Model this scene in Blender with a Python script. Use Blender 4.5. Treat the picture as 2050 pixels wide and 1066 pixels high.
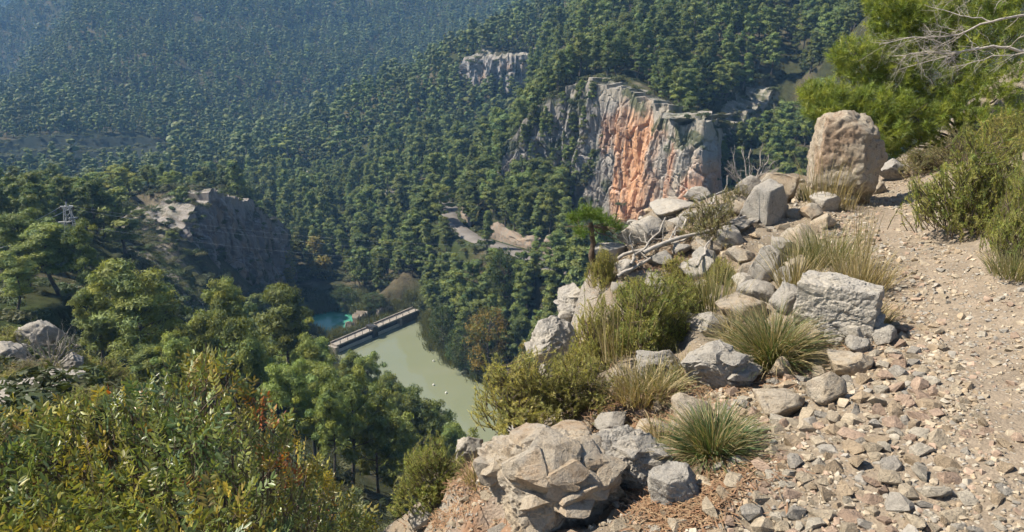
import bpy, math, random
import numpy as np
from mathutils import Vector, Matrix

random.seed(7)
RNG = np.random.default_rng(7)
for _o in list(bpy.data.objects):
    bpy.data.objects.remove(_o)
SC = bpy.context.scene
COL = SC.collection

# ------------------------------------------------------------------ camera, sky, sun, exposure
F = 1520.0                      # focal length in photograph pixels (2050 wide)
PITCH = math.radians(18.0)
CAM = np.array([0.0, 0.0, 1.6])
cam_data = bpy.data.cameras.new('camera')
cam_data.sensor_width = 36.0
cam_data.lens = F / 2050.0 * 36.0
cam_data.clip_start = 0.05
cam_data.clip_end = 12000.0
cam = bpy.data.objects.new('camera', cam_data)
COL.objects.link(cam)
cam.location = CAM.tolist()
cam.rotation_euler = (math.pi / 2 - PITCH, 0.0, 0.0)
SC.camera = cam

SUN_ELEV = math.radians(50.0)
SUN_AZ = math.radians(-82.0)    # measured from +Y towards +X: the sun stands left, a little ahead
sun_vec = Vector((math.sin(SUN_AZ) * math.cos(SUN_ELEV), math.cos(SUN_AZ) * math.cos(SUN_ELEV), math.sin(SUN_ELEV)))
W = bpy.data.worlds.new('World')
SC.world = W
W.use_nodes = True
_nt = W.node_tree
_bg = _nt.nodes['Background']
_sky = _nt.nodes.new('ShaderNodeTexSky')
_sky.sky_type = 'NISHITA'
_sky.sun_disc = False
_sky.sun_elevation = SUN_ELEV
_sky.sun_rotation = SUN_AZ
_sky.altitude = 600
_sky.air_density = 1.0
_sky.dust_density = 0.6
_nt.links.new(_sky.outputs[0], _bg.inputs[0])
_bg.inputs[1].default_value = 0.075
sun_data = bpy.data.lights.new('sun', 'SUN')
sun_data.energy = 5.0
sun_data.angle = math.radians(0.53)
sun_data.color = (1.0, 0.91, 0.77)
sun = bpy.data.objects.new('sun', sun_data)
COL.objects.link(sun)
sun.rotation_euler = sun_vec.to_track_quat('Z', 'Y').to_euler()
SC.view_settings.view_transform = 'Standard'
SC.view_settings.look = 'None'
SC.view_settings.exposure = 0.95
SC.view_settings.gamma = 1.0
SC.cycles.max_bounces = 4
SC.cycles.diffuse_bounces = 2
SC.cycles.glossy_bounces = 2
SC.cycles.transmission_bounces = 2
SC.cycles.transparent_max_bounces = 4
SC.cycles.volume_bounces = 0
SC.cycles.use_denoising = True
SC.cycles.use_light_tree = False
SC.cycles.use_adaptive_sampling = True
SC.cycles.adaptive_threshold = 0.03

# ------------------------------------------------------------------ pixel <-> world helpers (design aids)
_cp, _sp = math.cos(PITCH), math.sin(PITCH)
def ray(u, v):
    a = (u - 1025.0) / F
    b = (533.0 - v) / F
    return np.array([a, _cp + b * _sp, -_sp + b * _cp])
def at_r(u, v, r):
    d = ray(u, v)
    k = r / math.hypot(d[0], d[1])
    return CAM + d * k
def at_z(u, v, z):
    d = ray(u, v)
    k = (z - CAM[2]) / d[2]
    return CAM + d * k
def az_of(u):
    return math.atan2((u - 1025.0) / F, _cp)
def project(P):
    P = np.asarray(P, float) - CAM
    x = P[..., 0]; y = P[..., 1]; z = P[..., 2]
    dep = y * _cp - z * _sp
    up = y * _sp + z * _cp
    return 1025 + F * x / dep, 533 - F * up / dep, dep

# ------------------------------------------------------------------ noise
def _h(ix, iy, iz, seed):
    with np.errstate(over='ignore'):
        n = (ix.astype(np.uint32) * np.uint32(374761393) + iy.astype(np.uint32) * np.uint32(668265263)
             + iz.astype(np.uint32) * np.uint32(2147483647) + np.uint32(seed * 144665 + 1013))
        n = (n ^ (n >> np.uint32(13))) * np.uint32(1274126177)
        n = (n ^ (n >> np.uint32(16))) * np.uint32(2246822519)
        n = n ^ (n >> np.uint32(15))
    return n.astype(np.float64) / 4294967295.0
def vnoise(P, seed=0):
    P = np.asarray(P, float)
    I = np.floor(P).astype(np.int64)
    f = P - I
    f = f * f * f * (f * (f * 6 - 15) + 10)
    r = 0
    for dx in (0, 1):
        wx = f[:, 0] if dx else 1 - f[:, 0]
        for dy in (0, 1):
            wy = f[:, 1] if dy else 1 - f[:, 1]
            for dz in (0, 1):
                wz = f[:, 2] if dz else 1 - f[:, 2]
                r = r + wx * wy * wz * _h(I[:, 0] + dx, I[:, 1] + dy, I[:, 2] + dz, seed)
    return r * 2 - 1
def fbm(P, octv=4, seed=0, gain=0.5, ridged=False):
    P = np.asarray(P, float)
    a, s, tot = 1.0, 0.0, 0.0
    for o in range(octv):
        n = vnoise(P * (2.03 ** o) + o * 17.3, seed + o)
        if ridged:
            n = 1 - 2 * np.abs(n)
        s = s + a * n
        tot += a
        a *= gain
    return s / tot
def cells(X, seed=0):
    """2-D cellular noise: a random value per cell and the distance to the cell border"""
    X = np.asarray(X, float); I = np.floor(X).astype(np.int64)
    d1 = np.full(len(X), 9.0); d2 = np.full(len(X), 9.0); val = np.zeros(len(X))
    for dx in (-1, 0, 1):
        for dy in (-1, 0, 1):
            cx = I[:, 0] + dx; cy = I[:, 1] + dy; k = np.zeros_like(cx)
            px = cx + _h(cx, cy, k, seed + 1); py = cy + _h(cx, cy, k, seed + 2)
            d = np.hypot(X[:, 0] - px, X[:, 1] - py); v = _h(cx, cy, k, seed + 3)
            c = d < d1
            d2 = np.where(c, d1, np.minimum(d2, d)); val = np.where(c, v, val); d1 = np.where(c, d, d1)
    return val * 2 - 1, d2 - d1
def xyz(x, y, z=0.0):
    x = np.asarray(x, float)
    return np.stack([x.ravel(), np.broadcast_to(y, x.shape).ravel(), np.broadcast_to(z, x.shape).ravel()], 1)
def sstep(a, b, x):
    t = np.clip((x - a) / (b - a), 0, 1)
    return t * t * (3 - 2 * t)

# thin plate spline
class TPS:
    def __init__(self, P, z, lam=1e-4):
        P = np.asarray(P, float); z = np.asarray(z, float)
        n = len(P)
        K = self._k(P, P) + lam * np.eye(n)
        Q = np.hstack([np.ones((n, 1)), P])
        A = np.zeros((n + 3, n + 3))
        A[:n, :n] = K; A[:n, n:] = Q; A[n:, :n] = Q.T
        self.w = np.linalg.solve(A, np.concatenate([z, np.zeros(3)]))
        self.P = P
    def _k(self, A, B):
        d2 = ((A[:, None, :] - B[None, :, :]) ** 2).sum(-1)
        return 0.5 * d2 * np.log(d2 + 1e-12)
    def __call__(self, X):
        X = np.asarray(X, float)
        out = np.empty(len(X))
        for i in range(0, len(X), 20000):
            c = X[i:i + 20000]
            out[i:i + 20000] = self._k(c, self.P) @ self.w[:-3] + self.w[-3] + c @ self.w[-2:]
        return out

def poly_dist(x, y, poly):
    """signed distance to a closed polygon, negative inside"""
    x = np.asarray(x, float); y = np.asarray(y, float)
    poly = np.asarray(poly, float)
    d = np.full(x.shape, 1e18)
    ins = np.zeros(x.shape, bool)
    n = len(poly)
    for i in range(n):
        ax, ay = poly[i]; bx, by = poly[(i + 1) % n]
        ex, ey = bx - ax, by - ay
        t = np.clip(((x - ax) * ex + (y - ay) * ey) / (ex * ex + ey * ey + 1e-12), 0, 1)
        d = np.minimum(d, (x - ax - t * ex) ** 2 + (y - ay - t * ey) ** 2)
        c = ((ay > y) != (by > y))
        with np.errstate(divide='ignore', invalid='ignore'):
            xi = (bx - ax) * (y - ay) / (by - ay + 1e-15) + ax
        ins ^= c & (x < xi)
    d = np.sqrt(d)
    return np.where(ins, -d, d)
def line_dist(x, y, pts):
    """distance to an open polyline and the parameter (metres) along it"""
    d = np.full(np.shape(x), 1e18); s = np.zeros(np.shape(x)); acc = 0.0
    for (ax, ay), (bx, by) in zip(pts[:-1], pts[1:]):
        ex, ey = bx - ax, by - ay
        L = math.hypot(ex, ey)
        t = np.clip(((x - ax) * ex + (y - ay) * ey) / (L * L), 0, 1)
        q = np.hypot(x - ax - t * ex, y - ay - t * ey)
        m = q < d
        d = np.where(m, q, d); s = np.where(m, acc + t * L, s)
        acc += L
    return d, s

# ------------------------------------------------------------------ mesh helpers
def mesh_arrays(name, V, tris=None, quads=None, smooth=True, col=None, normals=None, mat_idx=None):
    V = np.asarray(V, np.float32).reshape(-1, 3)
    loops = []; starts = []; n = 0
    if quads is not None and len(quads):
        q = np.asarray(quads, np.int32); loops.append(q.ravel())
        starts.append(np.arange(len(q)) * 4); n = q.size
    if tris is not None and len(tris):
        t = np.asarray(tris, np.int32); loops.append(t.ravel())
        starts.append(n + np.arange(len(t)) * 3)
    loops = np.concatenate(loops).astype(np.int32); starts = np.concatenate(starts).astype(np.int32)
    me = bpy.data.meshes.new(name)
    me.vertices.add(len(V)); me.vertices.foreach_set('co', V.ravel())
    me.loops.add(len(loops)); me.loops.foreach_set('vertex_index', loops)
    me.polygons.add(len(starts)); me.polygons.foreach_set('loop_start', starts)
    me.update(calc_edges=True)
    me.polygons.foreach_set('use_smooth', np.full(len(starts), bool(smooth)))
    if mat_idx is not None:
        me.polygons.foreach_set('material_index', np.asarray(mat_idx, np.int32))
    if col is not None:
        c = np.asarray(col, np.float32)
        if c.shape[1] == 3:
            c = np.hstack([c, np.ones((len(c), 1), np.float32)])
        a = me.color_attributes.new('Col', 'FLOAT_COLOR', 'POINT')
        a.data.foreach_set('color', c.ravel())
    if normals is not None:
        me.normals_split_custom_set_from_vertices(np.asarray(normals, np.float32).tolist())
    me.update()
    return me
def link(name, me, parent=None, mats=(), loc=None, rot=None, scale=None):
    o = bpy.data.objects.new(name, me)
    COL.objects.link(o)
    if me is not None:
        for m in mats:
            if m.name not in [k.name for k in me.materials if k]:
                me.materials.append(m)
    if parent is not None:
        o.parent = parent
    if loc is not None: o.location = [float(k) for k in loc]
    if rot is not None: o.rotation_euler = [float(k) for k in rot]
    if scale is not None: o.scale = [float(k) for k in scale] if hasattr(scale, '__len__') else (scale,) * 3
    return o
def tag(o, label=None, cat=None, group=None, kind=None):
    if label: o['label'] = label
    if cat: o['category'] = cat
    if group: o['group'] = group
    if kind: o['kind'] = kind
    return o
def grid_quads(nr, nc, wrap=False):
    i = np.arange(nr - 1)[:, None]; j = np.arange(nc if wrap else nc - 1)[None, :]
    a = i * nc + j; b = i * nc + (j + 1) % nc
    return np.stack([a, b, b + nc, a + nc], -1).reshape(-1, 4)
def tube(pts, radii, sides=6):
    pts = np.asarray(pts, float); n = len(pts)
    T = np.gradient(pts, axis=0); T /= np.linalg.norm(T, axis=1, keepdims=True) + 1e-9
    ref = np.array([0.0, 0, 1]) if abs(T[0][2]) < 0.8 else np.array([1.0, 0, 0])
    U = np.cross(T, ref); U /= np.linalg.norm(U, axis=1, keepdims=True) + 1e-9
    Wv = np.cross(T, U)
    a = np.linspace(0, 2 * math.pi, sides, endpoint=False)
    V = (pts[:, None, :] + np.asarray(radii)[:, None, None] * (np.cos(a)[None, :, None] * U[:, None, :] + np.sin(a)[None, :, None] * Wv[:, None, :])).reshape(-1, 3)
    Q = grid_quads(n, sides, True)
    return V, Q
class Acc:
    """collects verts / quads / tris / colours"""
    def __init__(self):
        self.V = []; self.Q = []; self.T = []; self.C = []; self.N = []; self.n = 0
    def add(self, V, Q=None, T=None, C=None, N=None):
        V = np.asarray(V, float)
        self.V.append(V)
        if Q is not None and len(Q): self.Q.append(np.asarray(Q) + self.n)
        if T is not None and len(T): self.T.append(np.asarray(T) + self.n)
        if C is not None: self.C.append(np.broadcast_to(C, (len(V), 3)))
        if N is not None: self.N.append(N)
        self.n += len(V)
    def mesh(self, name, smooth=True):
        return mesh_arrays(name, np.concatenate(self.V), np.concatenate(self.T) if self.T else None,
                           np.concatenate(self.Q) if self.Q else None, smooth,
                           np.concatenate(self.C) if self.C else None,
                           np.concatenate(self.N) if self.N else None)
def unit(a):
    return a / (np.linalg.norm(a, axis=-1, keepdims=True) + 1e-9)
def rand_dir(n, rng=RNG):
    return unit(rng.normal(size=(n, 3)))
# ------------------------------------------------------------------ the valley: control points in (azimuth, ln r) -> tan(elevation)
LAKE_Z = -58.0
def _vis(L):
    P = []; T = []
    for u, v, r in L:
        q = at_r(u, v, r)
        P.append((math.atan2(q[0], q[1]), math.log(r))); T.append((q[2] - 1.6) / r)
    return P, T
def _hid(L):
    P = []; T = []
    for u, r, z in L:
        P.append((az_of(u), math.log(r))); T.append((z - 1.6) / r)
    return P, T
VIS_A = [
    (80, 825, 16), (10, 815, 18), (150, 830, 14), (30, 715, 32), (20, 610, 76), (120, 600, 80), (230, 745, 58), (480, 765, 62), (570, 745, 72), (700, 985, 45),
    (640, 830, 75), (760, 900, 85), (800, 950, 66), (850, 1000, 70), (900, 1030, 60), (610, 775, 100), (300, 860, 38), (150, 470, 118), (60, 400, 160), (200, 425, 155), (300, 455, 147), (300, 402, 161), (245, 440, 150), (352, 445, 148), (300, 530, 128), (420, 630, 114),
    (365, 480, 143), (400, 548, 136), (480, 612, 139), (545, 600, 165), (620, 560, 175), (700, 530, 182), (800, 540, 172), (820, 480, 190),
    (620, 430, 235), (700, 390, 262), (560, 347, 305), (700, 352, 290), (870, 395, 215), (900, 430, 168), (930, 470, 151), (1000, 493, 141), (1060, 512, 133), (1130, 548, 124),
    (900, 600, 135), (960, 560, 136), (1050, 600, 118), (1000, 400, 164), (1090, 420, 152), (1180, 450, 140), (1180, 455, 160), (1260, 452, 150), (1340, 448, 141), (1000, 680, 117), (1080, 700, 104), (900, 340, 240), (960, 330, 200),
    (50, 352, 330), (200, 345, 330), (50, 305, 385), (200, 300, 385), (330, 310, 370), (450, 318, 360), (60, 277, 412), (240, 268, 415), (330, 280, 405),
    (60, 245, 450), (250, 235, 450), (420, 260, 430), (540, 290, 400), (250, 150, 555), (450, 150, 560), (620, 170, 545), (350, 60, 670), (600, 60, 680), (850, 60, 680), (700, 110, 620),
    (250, 0, 735), (600, 0, 745), (950, 0, 750),
    (0, 240, 470), (100, 185, 545), (150, 80, 645), (185, 0, 730),
    (0, 150, 1050), (90, 100, 1150), (0, 20, 1350),
    # the middle spur
    (610, 318, 325), (700, 230, 345), (800, 172, 352), (910, 115, 352), (650, 330, 305), (760, 320, 290), (850, 260, 310), (920, 230, 318), (1000, 215, 320), (1080, 215, 325),
    (940, 300, 275), (1450, 330, 157), (1500, 305, 163), (1560, 290, 168), (1620, 285, 172), (1000, 60, 372), (1100, 20, 385), (1180, -10, 395),
]
HID_A = [
    (100, 11, -8.5), (500, 9, -9), (900, 9, -10), (1300, 14, -14), (1700, 18, -13), (2100, 18, -6), (1000, 20, -18), (800, 25, -20), (1300, 40, -34), (1700, 40, -32), (2100, 40, -18),
    (1000, 60, -42), (1300, 90, -46), (1600, 90, -46), (2000, 90, -34), (1300, 120, -43), (1500, 130, -44), (1700, 130, -42), (2050, 140, -28),
    (350, 212, -54), (100, 220, -54), (450, 230, -59), (100, 260, -60), (300, 280, -60), (300, 225, -57),
    (1200, 200, -40), (1400, 200, -40), (1700, 220, -38), (1100, 230, -42), (1300, 300, -30),
    (900, 440, -46), (750, 430, -55), (1050, 480, -20), (620, 400, -62), (1200, 550, 30), (950, 560, -22),
    (0, 620, -75), (90, 720, -62), (170, 860, -10), (250, 1000, 60), (600, 1000, 60), (950, 1000, 62), (1300, 1000, 75), (1700, 1000, 80), (2050, 1000, 80),
    (0, 850, -70), (0, 1800, 95), (300, 1700, 90), (600, 2200, 115), (1300, 2200, 115), (2100, 2200, 115), (-300, 2200, 130), (-300, 950, 150), (-120, 1000, 85), (-300, 700, 60), (-300, 500, -40), (-300, 300, -58), (-300, 120, -30), (-300, 40, -12),
    (2350, 500, 40), (2350, 100, -25), (2350, 20, -2), (1500, 500, 40), (2000, 400, 40), (2350, 1000, 80), (2350, 2200, 115),
]
_pa, _ta = _vis(VIS_A); _pb, _tb = _hid(HID_A)
TPS_A = TPS(_pa + _pb, _ta + _tb, 4e-4)
# the right-hand hill over the orange cliff
VIS_C = [(1140, 182, 166), (1290, 195, 153), (1400, 235, 142), (1500, 235, 152), (1600, 250, 166), (1060, 235, 180), (1000, 300, 176), (1200, 130, 190), (1300, 60, 235), (1500, 100, 195),
         (1300, 0, 275), (1500, 0, 235), (1660, 120, 160), (1700, 60, 175), (1180, 60, 240), (1600, 160, 190), (1640, 60, 215)]
HID_C = [(1100, 280, -8), (1200, 340, 22), (1300, 400, 45), (1500, 400, 60), (1800, 300, 50), (1800, 180, 18), (2100, 180, 30), (2100, 400, 70), (1500, 600, 75), (1050, 320, -22), (980, 200, -45), (1020, 240, -36)]
_pa, _ta = _vis(VIS_C); _pb, _tb = _hid(HID_C)
TPS_C = TPS(_pa + _pb, _ta + _tb, 1e-3)
def UR(u, r):
    a = az_of(u)
    return (math.sin(a) * r, math.cos(a) * r)
def px_plan(u, v, r):
    q = at_r(u, v, r)
    return (q[0], q[1])
CLIFF_C = [px_plan(985, 330, 178), px_plan(1060, 330, 174), px_plan(1138, 330, 170), px_plan(1160, 330, 168), px_plan(1250, 330, 157), px_plan(1330, 330, 147), px_plan(1405, 330, 137),
           px_plan(1422, 330, 150), px_plan(1440, 330, 166), px_plan(1490, 300, 175), px_plan(1540, 300, 184)]
POLY_C = CLIFF_C + [UR(1660, 172), UR(1710, 155), UR(2000, 150), UR(2250, 200), UR(2250, 900), UR(1400, 900), UR(1120, 420), UR(1040, 300), UR(985, 215)]
# the rock outcrop on the left
VIS_D = [(400, 388, 155), (450, 385, 160), (530, 432, 173), (300, 380, 168), (200, 420, 160), (370, 455, 146)]
HID_D = [(420, 186, -36), (545, 190, -48), (300, 200, -42), (480, 203, -55), (150, 178, -38)]
_pa, _ta = _vis(VIS_D); _pb, _tb = _hid(HID_D)
TPS_D = TPS(_pa + _pb, _ta + _tb, 1e-3)
CLIFF_D = [px_plan(352, 470, 146), px_plan(385, 480, 148), px_plan(440, 480, 155), px_plan(500, 500, 164), px_plan(543, 500, 172), px_plan(556, 500, 184)]
POLY_D = CLIFF_D + [UR(540, 201), UR(400, 205), UR(190, 190), UR(180, 158), UR(290, 158)]
# the shaded cliff of the middle spur
VIS_B = [(935, 122, 336), (1000, 118, 332), (1060, 108, 332), (1112, 102, 338), (960, 85, 352), (1040, 70, 356), (1110, 60, 360)]
HID_B = [(930, 400, -40), (1050, 420, -12), (1130, 420, 0)]
_pa, _ta = _vis(VIS_B); _pb, _tb = _hid(HID_B)
TPS_B = TPS(_pa + _pb, _ta + _tb, 1e-3)
CLIFF_B = [px_plan(932, 160, 342), px_plan(945, 160, 334), px_plan(1000, 160, 331), px_plan(1060, 160, 331), px_plan(1105, 160, 336), px_plan(1118, 150, 346)]
POLY_B = CLIFF_B + [UR(1130, 380), UR(1000, 400), UR(925, 370)]

_lake_px = [(668, 692), (830, 632), (852, 645), (872, 700), (915, 730), (960, 757), (1010, 785), (1060, 850), (1080, 950), (1000, 1020), (930, 975), (860, 930), (800, 880), (740, 815), (690, 755), (655, 715)]
LAKE = [tuple(at_z(u, v, LAKE_Z)[:2]) for u, v in _lake_px]
_pool_px = [(664, 684), (826, 626), (760, 633), (722, 640), (706, 605), (680, 598), (650, 622), (615, 632), (585, 628), (575, 645), (610, 670)]
POOL = [tuple(at_z(u, v, LAKE_Z)[:2]) for u, v in _pool_px]
ROAD_PX = [(1260, 590, 112), (1190, 566, 119), (1130, 548, 124), (1060, 512, 133), (1000, 493, 141), (950, 478, 148), (915, 455, 158), (895, 432, 167), (905, 418, 176), (880, 398, 205), (850, 389, 222), (790, 385, 230), (740, 384, 240)]
ROAD = [tuple(at_r(u, v, r)) for u, v, r in ROAD_PX]
ROAD2 = [tuple(at_r(u, v, r)) for u, v, r in [(470, 347, 302), (520, 345, 304), (560, 344, 305), (610, 344, 305), (660, 348, 302)]]

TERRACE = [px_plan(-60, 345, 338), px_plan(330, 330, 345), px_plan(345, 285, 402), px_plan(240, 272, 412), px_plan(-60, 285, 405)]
def terrain_z(x, y, detail=True):
    shp = np.shape(x)
    x = np.ravel(np.asarray(x, float)); y = np.ravel(np.asarray(y, float))
    r = np.hypot(x, y) + 1e-6
    q = np.stack([np.arctan2(x, y), np.log(r)], 1)
    z = TPS_A(q) * r + 1.6
    if detail:
        z = z + fbm(xyz(x / 34, y / 34), 3, 3) * np.clip(r * 0.012, 0.0, 6.0) + fbm(xyz(x / 7, y / 7), 3, 5) * np.clip(r * 0.006, 0.1, 1.1)
        big = sstep(420, 600, r)
        z = z + big * fbm(xyz(x / 130, y / 130), 3, 8, ridged=True) * 9
    td = poly_dist(x, y, TERRACE)
    if (td < 10).any():                         # stepped banks of the old terraces
        rt = r + 6 * vnoise(xyz(x / 40, y / 40), 90)
        z = z + (1 - sstep(-4, 6, td)) * (5.0 * (sstep(352, 355, rt) + sstep(372, 376, rt) + sstep(394, 399, rt)) - 15.0 * np.clip((rt - 345) / 60, 0, 1))
    # lake and pool beds
    dl = poly_dist(x, y, LAKE); dp = poly_dist(x, y, POOL); d = np.minimum(dl, dp)
    cap = np.minimum(dl * (0.5 + 0.5 * sstep(-8, 8, x + 22 - (130 - y) * 0.49)) + np.clip(dl - 22, 0, None) * 0.6 + np.clip(-40 - x, 0, None) * 2, dp * 1.5)
    z = np.where(d < 0, np.minimum(z, LAKE_Z - 0.3 + d * 0.5), np.clip(z, LAKE_Z + np.minimum(d * 0.5, 0.8), LAKE_Z + 0.4 + cap))
    # road beds
    for R, w in ((ROAD, 3.2), (ROAD2, 4.0)):
        near = np.full(len(x), False)
        pts = [p[:2] for p in R]
        d, s = line_dist(x, y, pts)
        L = np.concatenate([[0], np.cumsum([math.dist(a[:2], b[:2]) for a, b in zip(R[:-1], R[1:])])])
        zr = np.interp(s, L, [p[2] for p in R])
        k = 1 - sstep(w, w + 5, d)
        z = z * (1 - k) + (zr - 0.25) * k
    for T, P, steep, nz in ((TPS_C, POLY_C, 5.0, 1.3), (TPS_D, POLY_D, 5.0, 1.0), (TPS_B, POLY_B, 4.0, 1.5)):
        d = poly_dist(x, y, P)
        m = d < 14
        if m.any():
            zz = T(q[m]) * r[m] + 1.6 + fbm(xyz(x[m] / 9, y[m] / 9), 4, 9) * nz
            zz = zz - np.clip(d[m] + 5.0, 0, None) * steep
            z[m] = np.maximum(z[m], zz)
    return z.reshape(shp)

NA, NR = 520, 380
_az = np.radians(np.linspace(-47, 47, NA))
_rr = np.exp(np.linspace(math.log(8.0), math.log(2600), NR))
_GA, _GR = np.meshgrid(_az, _rr)
_X = np.sin(_GA) * _GR; _Y = np.cos(_GA) * _GR
_Z = terrain_z(_X, _Y)
TERR_EL = np.maximum.accumulate((_Z - 1.6) / _GR, axis=0)      # horizon seen from the path, used to skip hidden trees
def seen_above(x, y, ztop, slack=0.012):
    r = np.hypot(x, y); a = np.arctan2(x, y)
    i = np.clip(np.searchsorted(_rr, r) - 2, 0, NR - 1)
    j = np.clip(np.round((a - _az[0]) / (_az[1] - _az[0])).astype(int), 0, NA - 1)
    return (ztop - 1.6) / r > TERR_EL[i, j] - slack
# ------------------------------------------------------------------ materials
def new_mat(name):
    m = bpy.data.materials.new(name)
    m.use_nodes = True
    nt = m.node_tree
    b = nt.nodes['Principled BSDF']
    b.inputs['Specular IOR Level'].default_value = 0.15
    b.inputs['Roughness'].default_value = 0.9
    return m, nt, b
def N(nt, t, **kw):
    n = nt.nodes.new(t)
    for k, v in kw.items():
        if k.startswith('i_'):
            n.inputs[k[2:].replace('_', ' ')].default_value = v
        else:
            setattr(n, k, v)
    return n
def ramp(nt, src, stops):
    r = nt.nodes.new('ShaderNodeValToRGB')
    el = r.color_ramp.elements
    while len(el) < len(stops): el.new(0.5)
    for e, (p, c) in zip(el, stops):
        e.position = p
        e.color = (c, c, c, 1) if not hasattr(c, '__len__') else (*c, 1)
    nt.links.new(src, r.inputs[0])
    return r.outputs[0]
def mixc(nt, fac, a, b, mode='MIX'):
    m = nt.nodes.new('ShaderNodeMix'); m.data_type = 'RGBA'; m.blend_type = mode
    for sock, val in ((m.inputs[0], fac), (m.inputs[6], a), (m.inputs[7], b)):
        if hasattr(val, 'is_output'): nt.links.new(val, sock)
        elif hasattr(val, '__len__'): sock.default_value = (*val, 1)
        else: sock.default_value = val
    return m.outputs[2]
def noise(nt, vec, scale, detail=4, rough=0.55, dist=0.0):
    n = N(nt, 'ShaderNodeTexNoise')
    n.inputs['Scale'].default_value = scale; n.inputs['Detail'].default_value = detail
    n.inputs['Roughness'].default_value = rough; n.inputs['Distortion'].default_value = dist
    if vec is not None: nt.links.new(vec, n.inputs['Vector'])
    return n.outputs[0]
def vor(nt, vec, scale, feat='F1', rnd=1.0):
    n = N(nt, 'ShaderNodeTexVoronoi', feature=feat)
    n.inputs['Scale'].default_value = scale; n.inputs['Randomness'].default_value = rnd
    if vec is not None: nt.links.new(vec, n.inputs['Vector'])
    return n
def bump(nt, b, h, dist, strength=1.0, prev=None):
    n = N(nt, 'ShaderNodeBump')
    n.inputs['Distance'].default_value = dist; n.inputs['Strength'].default_value = strength
    nt.links.new(h, n.inputs['Height'])
    if prev is not None: nt.links.new(prev, n.inputs['Normal'])
    nt.links.new(n.outputs[0], b.inputs['Normal'])
    return n.outputs[0]
def math_n(nt, op, a, b=None):
    n = N(nt, 'ShaderNodeMath', operation=op)
    for i, v in ((0, a), (1, b)):
        if v is None: continue
        if hasattr(v, 'is_output'): nt.links.new(v, n.inputs[i])
        else: n.inputs[i].default_value = v
    return n.outputs[0]

def leaf_mat(name, tint=(1, 1, 1), trans=0.3, var=0.35, rough=0.6, spec=0.25, hue=0.0):
    """foliage: the leaf's own colour comes from the colour attribute, varied from plant to plant"""
    m, nt, b = new_mat(name)
    at = N(nt, 'ShaderNodeAttribute', attribute_name='Col')
    oi = N(nt, 'ShaderNodeObjectInfo')
    v = N(nt, 'ShaderNodeMapRange'); nt.links.new(oi.outputs['Random'], v.inputs[0])
    v.inputs[3].default_value = 1 - var; v.inputs[4].default_value = 1 + var
    hs = N(nt, 'ShaderNodeHueSaturation')
    hr = N(nt, 'ShaderNodeMapRange'); wn = N(nt, 'ShaderNodeTexWhiteNoise', noise_dimensions='1D')
    nt.links.new(oi.outputs['Random'], wn.inputs['W'])
    nt.links.new(wn.outputs[0], hr.inputs[0]); hr.inputs[3].default_value = 0.5 - hue; hr.inputs[4].default_value = 0.5 + hue
    nt.links.new(hr.outputs[0], hs.inputs['Hue'])
    nt.links.new(v.outputs[0], hs.inputs['Value'])
    c = mixc(nt, 1.0, at.outputs['Color'], tint, 'MULTIPLY')
    nt.links.new(c, hs.inputs['Color'])
    nt.links.new(hs.outputs[0], b.inputs['Base Color'])
    b.inputs['Roughness'].default_value = rough
    b.inputs['Specular IOR Level'].default_value = spec
    if trans > 0:
        out = nt.nodes['Material Output']
        t = N(nt, 'ShaderNodeBsdfTranslucent')
        tc = mixc(nt, 1.0, hs.outputs[0], (1.25, 1.2, 0.6), 'MULTIPLY')
        nt.links.new(tc, t.inputs[0])
        ms = N(nt, 'ShaderNodeMixShader'); ms.inputs[0].default_value = trans
        nt.links.new(b.outputs[0], ms.inputs[1]); nt.links.new(t.outputs[0], ms.inputs[2])
        nt.links.new(ms.outputs[0], out.inputs[0])
    return m
def plain(name, col, rough=0.9, spec=0.15, nscale=0, namp=0.3, bumpd=0):
    m, nt, b = new_mat(name)
    b.inputs['Roughness'].default_value = rough; b.inputs['Specular IOR Level'].default_value = spec
    if nscale:
        tc = N(nt, 'ShaderNodeTexCoord')
        n = noise(nt, tc.outputs['Object'], nscale, 6, 0.65)
        lo = tuple(c * (1 - namp) for c in col); hi = tuple(min(1, c * (1 + namp)) for c in col)
        nt.links.new(ramp(nt, n, [(0.3, lo), (0.7, hi)]), b.inputs['Base Color'])
        if bumpd: bump(nt, b, n, bumpd)
    else:
        b.inputs['Base Color'].default_value = (*col, 1)
    return m
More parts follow.
